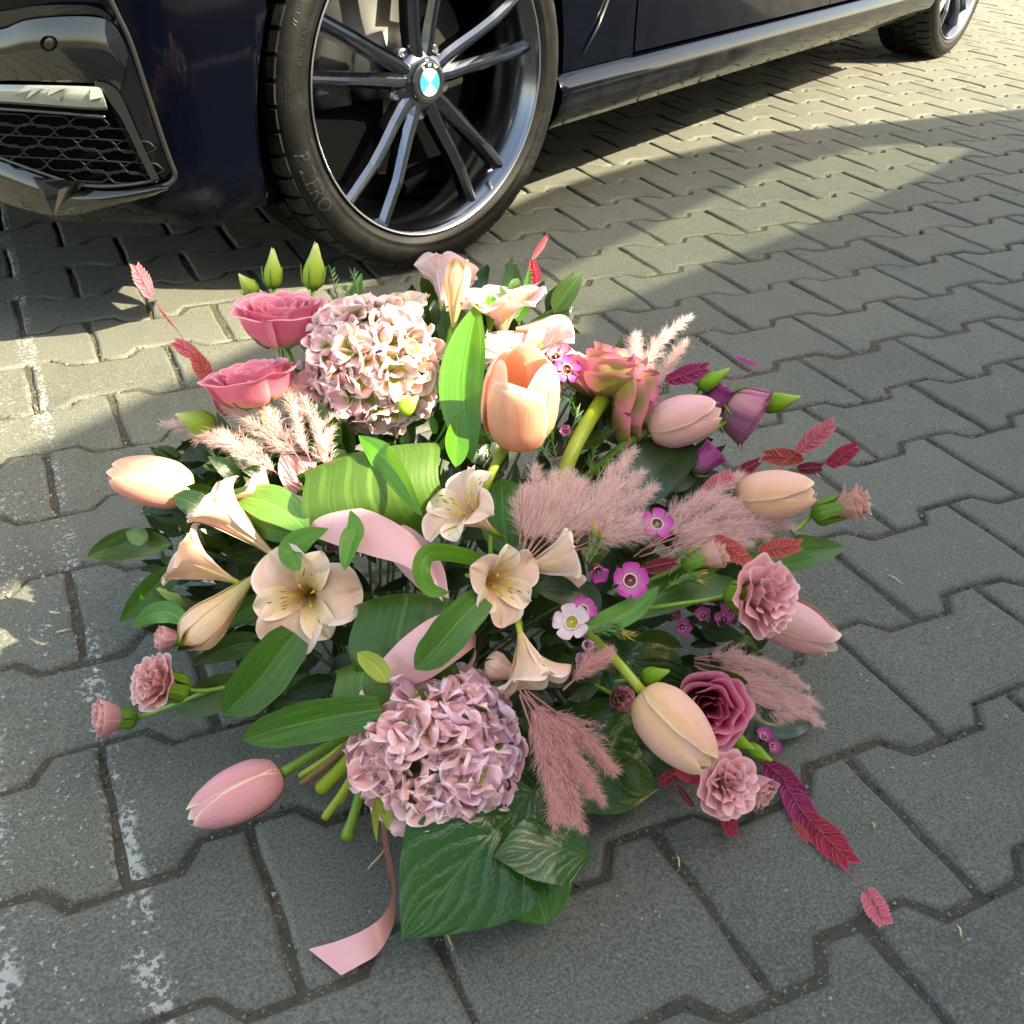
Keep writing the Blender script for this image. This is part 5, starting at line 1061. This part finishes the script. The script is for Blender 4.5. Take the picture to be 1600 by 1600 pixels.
oat('narrow dark spikelet seen edge on left of the dusty carnation', (1056, 1226), (1086, 1264), 16, 'oat_dark', .0, 9, .8)
oat('crimson spikelet behind the dusty carnation', (1056, 1200), (1100, 1222), 40, 'oat_red', .02, 10)
# leaves
leaf('long bright upright leaf in the middle, left of the open tulip', [(738, 722, .01), (724, 620, -.005), (732, 540, -.01), (746, 474, -.01)], 76, 'leaf_b', -.02, .25, .45, 'lance')
leaf('short bright leaf wrapped round the foot of the long upright leaf', [(712, 730), (712, 690), (717, 645)], 42, 'leaf_b', -.045, -.3, .4, 'lance')
leaf('green leaf behind the tall sunlit bud', [(700, 580), (692, 510), (690, 444)], 36, 'leaf', .03, .4, .3)
leaf('green leaf right of the tall sunlit bud', [(735, 600), (730, 540), (722, 480)], 44, 'leaf', .02, -.3, .3)
leaf('curved dark leaf at the top right under the red spikelet', [(796, 505), (818, 478), (828, 416)], 26, 'leaf', .03, .2, .3)
leaf('small bright leaf tip between the upright leaf and the pale bloom', [(766, 520), (768, 470), (769, 466)], 20, 'leaf_b', .0, .2, .3)
leaf('bright leaf blade standing behind the sunlit hydrangea', [(570, 520), (556, 470), (565, 426)], 28, 'leaf_b', .03, .3, .4)
leaf('pale leaf tip left of the sunlit hydrangea', [(520, 520), (510, 490), (498, 472)], 20, 'leaf_l', .01, .3, .3)
leaf('green leaf bending over the rolled broad leaf', [(660, 806, .0), (622, 740, -.015), (590, 705, -.015), (560, 680, -.005)], 50, 'leaf_b', -.045, .1, .25, 'lance', rolls=([0, .5, .65, 1], [.9, .6, -.3, -.4]))
leaf('large pale green leaf lit by sun over the left trumpets', [(482, 832), (440, 796), (400, 780), (346, 773)], 66, 'leaf_l', -.035, -.25, .15, 'lance')
leaf('green underside of the leaf below the pale lit one', [(478, 836), (430, 830), (392, 815), (362, 803)], 38, 'leaf', -.025, .5, .1)
leaf('bright curved leaf above the freckled bloom', [(468, 892), (455, 862), (478, 840), (514, 826)], 44, 'leaf_b', -.045, .2, .3, 'lance', .2)
leaf('bright pointed leaf crossing the ribbon', [(538, 892), (548, 850), (556, 825), (547, 797)], 36, 'leaf_b', -.05, .3, .5)
leaf('curling green leaf below the central star', [(758, 878, .01), (712, 866, -.01), (672, 864, -.02), (658, 890, -.02), (672, 920, -.01), (702, 926, 0)], 36, 'leaf_b', -.045, .5, .2, 'strap', .2)
leaf('dark pointed leaf lying across the lower ribbon loop', [(756, 932), (716, 972), (684, 1010), (648, 1046)], 66, 'leaf', -.06, .15, .2, 'strap')
leaf('small lime leaf beside the lower ribbon loop', [(606, 1066), (588, 1042), (558, 1020)], 30, 'leaf_y', -.05, .1, .2, 'obl')
leaf('green leaf hanging below the freckled bloom', [(462, 990), (430, 1030), (394, 1075), (350, 1117)], 84, 'leaf', -.04, .1, .2, 'strap')
leaf('broad green leaf pointing left above the cut stems', [(596, 1108), (520, 1120), (450, 1135), (378, 1157)], 74, 'leaf', -.04, .35, .15, 'strap')
leaf('dark leaf at the far left edge of the bouquet', [(270, 850), (215, 846), (170, 858), (136, 869)], 52, 'leaf_olive', .01, .2, .2)
leaf('small round leaf on the far left leaf', [(232, 842), (212, 836), (196, 830)], 28, 'leaf_olive', -.005, .0, .1, 'ovate')
leaf('narrow green leaf pointing down left under the trumpet', [(290, 878), (250, 910), (215, 945), (187, 971)], 46, 'leaf', .02, .2, .25)
leaf('glossy bright green leaf above the small carnation bud at the left', [(296, 975), (265, 958), (235, 960), (207, 982)], 38, 'leaf_b', -.005, -.2, .2, 'lance', .1)
leaf('olive leaf low at the left behind the hanging green leaf', [(400, 1060), (350, 1078), (300, 1098), (250, 1092)], 62, 'leaf_olive', .02, .1, .2)
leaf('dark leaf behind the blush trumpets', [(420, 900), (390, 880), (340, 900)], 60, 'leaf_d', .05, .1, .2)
leaf('green leaf beside the cream bud at the left', [(420, 930), (380, 955), (340, 985)], 44, 'leaf', .04, .2, .2)
leaf('olive leaf beside the carnation stems at the left', [(420, 1000), (360, 1010), (300, 1040)], 50, 'leaf_olive', .04, .3, .2)
leaf('long strap leaf reaching right under the dusty carnation', [(985, 950, .02), (1100, 905), (1210, 870), (1322, 854)], 78, 'leaf', .01, .25, .2, 'strap')
leaf('pointed green leaf below the dark centred waxflower', [(900, 985), (960, 968), (1000, 945), (1030, 916)], 42, 'leaf_b', -.045, .3, .3, 'lance')
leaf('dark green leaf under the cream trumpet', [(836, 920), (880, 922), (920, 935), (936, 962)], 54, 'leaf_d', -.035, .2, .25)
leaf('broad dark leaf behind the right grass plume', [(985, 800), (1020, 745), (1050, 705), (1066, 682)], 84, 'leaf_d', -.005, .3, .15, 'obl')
leaf('broad dark leaf right of the central star', [(795, 870), (788, 820), (785, 780), (782, 748)], 74, 'leaf', .01, .2, .15, 'obl')
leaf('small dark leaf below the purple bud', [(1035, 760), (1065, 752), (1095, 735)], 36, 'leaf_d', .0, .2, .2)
leaf('blue black glossy leaf under the smooth plume at the right', [(1170, 1098), (1195, 1128), (1235, 1135), (1278, 1130)], 48, 'leaf_blue', .01, .2, .2)
leaf('narrow yellow green leaf beside the ribbon tail, left of two', [(590, 1240), (586, 1275), (588, 1316)], 13, 'leaf_y', -.02, .3, .3)
leaf('narrow yellow green leaf beside the ribbon tail, right of two', [(592, 1240), (602, 1268), (607, 1298)], 22, 'leaf_y', -.025, .2, .4)
leaf('green leaf hanging over the cut stems', [(578, 1170), (570, 1200), (568, 1232)], 30, 'leaf', -.02, .2, .2, 'obl')
leaf('large glossy leaf with net veins lying toward the viewer at the bottom', [(835, 1238, .03), (770, 1300), (700, 1380), (628, 1467)], 236, 'salal', -.02, .12, .10, 'ovate', .06, .03, 'net veined leaves', name='broad_leaf')
leaf('glossy leaf with bluish sheen on top of the large bottom leaf', [(922, 1335), (870, 1325), (820, 1330), (772, 1338)], 104, 'salal', -.045, -.3, .12, 'ovate', .1, .03, 'net veined leaves', name='broad_leaf')
leaf('smooth green leaf pointing down under the bluish one', [(812, 1330, .03), (835, 1385), (853, 1444)], 106, 'leaf', .0, .1, .1, 'obl', .1, .0, 'net veined leaves', name='broad_leaf')
leaf('dark wide leaf under the rose plume', [(860, 1110, .05), (910, 1160), (970, 1210), (1030, 1232)], 180, 'salal_d', .03, .15, .1, 'ovate', .1, .03, 'net veined leaves', name='broad_leaf')
leaf('dark wide leaf in the shade left of the magenta bloom', [(930, 1000, .05), (980, 1030), (1040, 1060), (1080, 1085)], 120, 'salal_d', .05, .1, .1, 'ovate', .1, .02, 'net veined leaves', name='broad_leaf')
leaf('dark leaf right of the front hydrangea', [(800, 1190, .05), (840, 1230), (890, 1290)], 120, 'salal_d', .04, .2, .1, 'ovate', .1, .02, 'net veined leaves', name='broad_leaf')
# broad leaves rolled into loops
def roll_leaf(label, a, b, r_, mat, k, a0, a1, taper=1., n=30, m=22):
    A, B = at(*a, k), at(*b, k); ax = nrm(B-A); vd = nrm(EYE-(A+B)/2); u = nrm(np.cross(ax, vd)); v = np.cross(u, ax)   # u up or down the picture, v to the viewer
    if u@dn > 0: u, ax2 = -u, ax
    rm = r_*mpp(*a); V = []
    for i in range(n):
        t = i/(n-1); ang = a0+(a1-a0)*t
        for j in range(m):
            s = j/(m-1); r1 = rm*(.74+.26*math.sin(PI*min(1, max(0, .12+.76*s))))*taper*(1+.25*max(0, t-.6)); e = .05*math.sin(PI*s)
            V.append(A+(B-A)*s+u*r1*math.cos(ang)+vd*r1*math.sin(ang)*(1+e)+ax*rm*.10*math.sin(3*ang))
    g = guv(n, m)
    o = mesh('rolled_leaf', V, grid(n, m), M[mat], None, g, base=A); tag(o, label, 'leaf', 'broad leaves rolled into loops')
roll_leaf('broad ribbed leaf rolled into a loop below the sunlit hydrangea', (484, 800), (690, 752), 74, 'aspid_l', -.005, -.15*PI, 1.05*PI, .98)
roll_leaf('broad dark leaf rolled into a loop between the two ribbon loops', (556, 1012), (706, 1000), 82, 'aspid', .01, -.1*PI, 1.0*PI, .95)
roll_leaf('broad leaf rolled into a loop above the leaf over the cut stems', (526, 1095), (612, 1082), 52, 'aspid_l', .0, -.1*PI, 1.0*PI, 1.)
# satin ribbon
rb = thing('satin_ribbon', 'dusty pink satin ribbon looping through the bouquet, its tail curling on the paving', 'ribbon', at(640, 900))
sheet('upper_loop', [((496, 686, .03), (514, 724, .04)), ((464, 690, .02), (490, 736, .03)), ((438, 712, .005), (470, 760, .012)), ((437, 746, -.02), (458, 792, -.008)), ((460, 772, -.03), (478, 830, -.02)), ((524, 786, -.035), (515, 848, -.03)), ((584, 800, -.035), (578, 868, -.035)), ((640, 832, -.03), (640, 888, -.035)), ((672, 872, -.02), (692, 940, -.025))], 'satin', None, None, rb, 0., 60, 10, .004)
sheet('back_loop', [((596, 808, -.01), (600, 860, .0)), ((650, 830, -.01), (625, 890, .01)), ((690, 880, -.01), (660, 925, .01)), ((702, 935, -.01), (690, 945, 0))], 'satin', None, None, rb, 0., 30, 8, .004)
sheet('lower_loop', [((592, 1036, -.03), (622, 1075, -.02)), ((632, 995, -.035), (668, 1062, -.03)), ((682, 962, -.03), (716, 1030, -.03)), ((724, 962, -.015), (742, 1012, -.015)), ((744, 1000, .005), (738, 1040, .0)), ((728, 1052, .02), (700, 1070, .01))], 'satin', None, None, rb, 0., 44, 10, .006)
def tail(pairs, n=50, m=6):
    A = catmull([gnd(*a) if z == 0 else gnd(*a, z) for a, b, z, z2 in pairs], n); B = catmull([gnd(*b, z2) for a, b, z, z2 in pairs], n)
    V = [A[i]*(1-j/(m-1))+B[i]*j/(m-1) for i in range(n) for j in range(m)]; mesh('tail', V, grid(n, m), M['satin'], rb, guv(n, m))
tail([((594, 1280), (599, 1278), .045, .045), ((599, 1320), (607, 1318), .036, .03), ((606, 1362), (616, 1368), .026, .016), ((612, 1395), (618, 1408), .022, .006), ((600, 1428), (613, 1450), .021, .004), ((570, 1452), (590, 1490), .018, .004), ((528, 1470), (562, 1508), .012, .004), ((482, 1483), (533, 1524), .006, .004)])
# cut stem ends under the bouquet
for q, (a, b, w_, m_, lb) in enumerate((((470, 1212), (575, 1130), 10, 'stem_lime', 'thin lime stem end farthest left of the cut bundle'), ((472, 1224), (565, 1140), 10, 'stem_brown', 'brown woody stem end in the cut bundle'), ((502, 1232), (585, 1130), 22, 'stem_lime', 'thickest lime green stem end of the cut bundle'),
        ((508, 1277), (575, 1170), 13, 'stem_lime', 'knobbly green stem end with a brown tip'), ((532, 1256), (575, 1170), 5, 'straw', 'thin straw coloured stem end between the green ones'), ((541, 1310), (578, 1180), 15, 'stem', 'pale green stem end nearest the viewer, with a bulging foot'), ((490, 1226), (575, 1140), 6, 'stem_brown', 'thin tan stem end behind the thick lime one'))):
    A = gnd(*a, .010); B = at(*b, .03); o = thing('cut_stem', lb, 'stem', A, 'cut stem ends'); r_ = w_*np.linalg.norm(A-EYE)/F/2; P = catmull([A, A*.5+B*.5+np.array([0, 0, -.004]), B], 14)
    R_ = np.ones(14)*r_; 
    if q == 5: R_[:3] *= [1.15, 1.25, 1.1]
    tube('stalk', P, R_, M[m_], o, 10)
    mesh('cut_face', [A+nrm(A-P[1])*.0006+r_*.96*(math.cos(t)*frame(A-P[1])[0]+math.sin(t)*frame(A-P[1])[1]) for t in np.linspace(0, 2*PI, 12, endpoint=False)], [tuple(range(12))], M['stem_brown'] if q in (1, 3, 6) else M['stem_lime'], o, smooth=False)
# needle sprigs
needles('fine green needle sprig with tiny buds right of the tallest bud', [[(540, 520), (528, 470), (518, 425)], [(540, 500), (555, 460), (552, 430)], [(538, 520), (545, 480), (540, 450)]], .02, .010, seed=1)
needles('yellow tipped needle sprig among the central plumes', [[(915, 880), (922, 850), (927, 822)], [(920, 880), (935, 855), (938, 838)]], -.06, .007, 'needle_tip', 12, seed=2)
needles('green needle sprig with orange tip below the waxflowers', [[(920, 990), (950, 985), (980, 992)], [(925, 985), (955, 975), (972, 985)]], -.055, .009, 'needle_tip', 12, seed=3)
needles('needle sprig with orange tips beside the peach carnation bud', [[(1040, 920), (1070, 900), (1096, 898)], [(1050, 915), (1075, 905), (1090, 905)], [(1045, 900), (1060, 870), (1075, 862)]], -.035, .009, 'needle_tip', 12, seed=4)
needles('dark needle sprig in the shade under the open tulip', [[(870, 720), (860, 660), (880, 610)], [(880, 700), (900, 650), (890, 620)], [(870, 720), (840, 690), (850, 660)]], .01, .011, seed=5)
needles('dark needle sprig right of the lime stem', [[(920, 780), (950, 720), (990, 690)], [(930, 760), (980, 720), (1010, 700)], [(920, 740), (935, 690), (960, 670)]], .02, .011, seed=6)
needles('needle sprig below the magenta bloom', [[(1120, 1180), (1160, 1165), (1210, 1185)], [(1130, 1180), (1170, 1150), (1196, 1140)]], .02, .008, 'needle', 12, seed=7)
# the tied greenery inside the bouquet, too tangled to count
rg = random.Random(11); b = MB(); b2 = MB()
def inside(x, y): return ((x-730)/470)**2+((y-850)/400)**2 < 1 and not (y > 1080 and x < 560) and not (y > 1000 and x < 420) and not (x > 1080 and (y > 1060 or y < 780)) and not (y > 1230) and not (y > 1090 and x < 640) and not (y < 700 and x < 500) and not (y < 660 and x > 960) and not (y < 580 and not 600 < x < 880)
cnt = 0
while cnt < 860:
    x, y = rg.uniform(260, 1190), rg.uniform(470, 1290)
    if not inside(x, y): continue
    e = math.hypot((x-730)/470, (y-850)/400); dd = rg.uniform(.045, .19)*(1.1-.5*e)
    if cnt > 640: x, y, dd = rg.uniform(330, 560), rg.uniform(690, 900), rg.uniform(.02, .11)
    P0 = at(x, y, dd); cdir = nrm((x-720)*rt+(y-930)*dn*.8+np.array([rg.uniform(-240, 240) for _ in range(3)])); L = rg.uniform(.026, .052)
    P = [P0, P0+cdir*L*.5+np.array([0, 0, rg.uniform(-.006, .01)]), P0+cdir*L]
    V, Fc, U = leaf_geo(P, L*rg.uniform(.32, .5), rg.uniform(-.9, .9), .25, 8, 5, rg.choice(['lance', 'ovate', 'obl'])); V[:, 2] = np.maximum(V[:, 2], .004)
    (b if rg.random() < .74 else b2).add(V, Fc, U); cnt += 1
for _ in range(60):
    x, y = rg.uniform(420, 1050), rg.uniform(600, 1150); P0 = at(x, y, .08); P1 = at(610+(x-700)*.15, 1120, .10); b2.add(*tube_vf(catmull([P0, P0*.5+P1*.5+np.array([0, 0, .01]), P1], 6), .0014, 5))
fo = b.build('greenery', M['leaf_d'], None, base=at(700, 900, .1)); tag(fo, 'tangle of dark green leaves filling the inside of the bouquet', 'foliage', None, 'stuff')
fo2 = b2.build('greenery', M['leaf_olive'], None, base=at(700, 900, .1)); tag(fo2, 'olive green leaves and thin stems deep between the blooms', 'foliage', None, 'stuff')
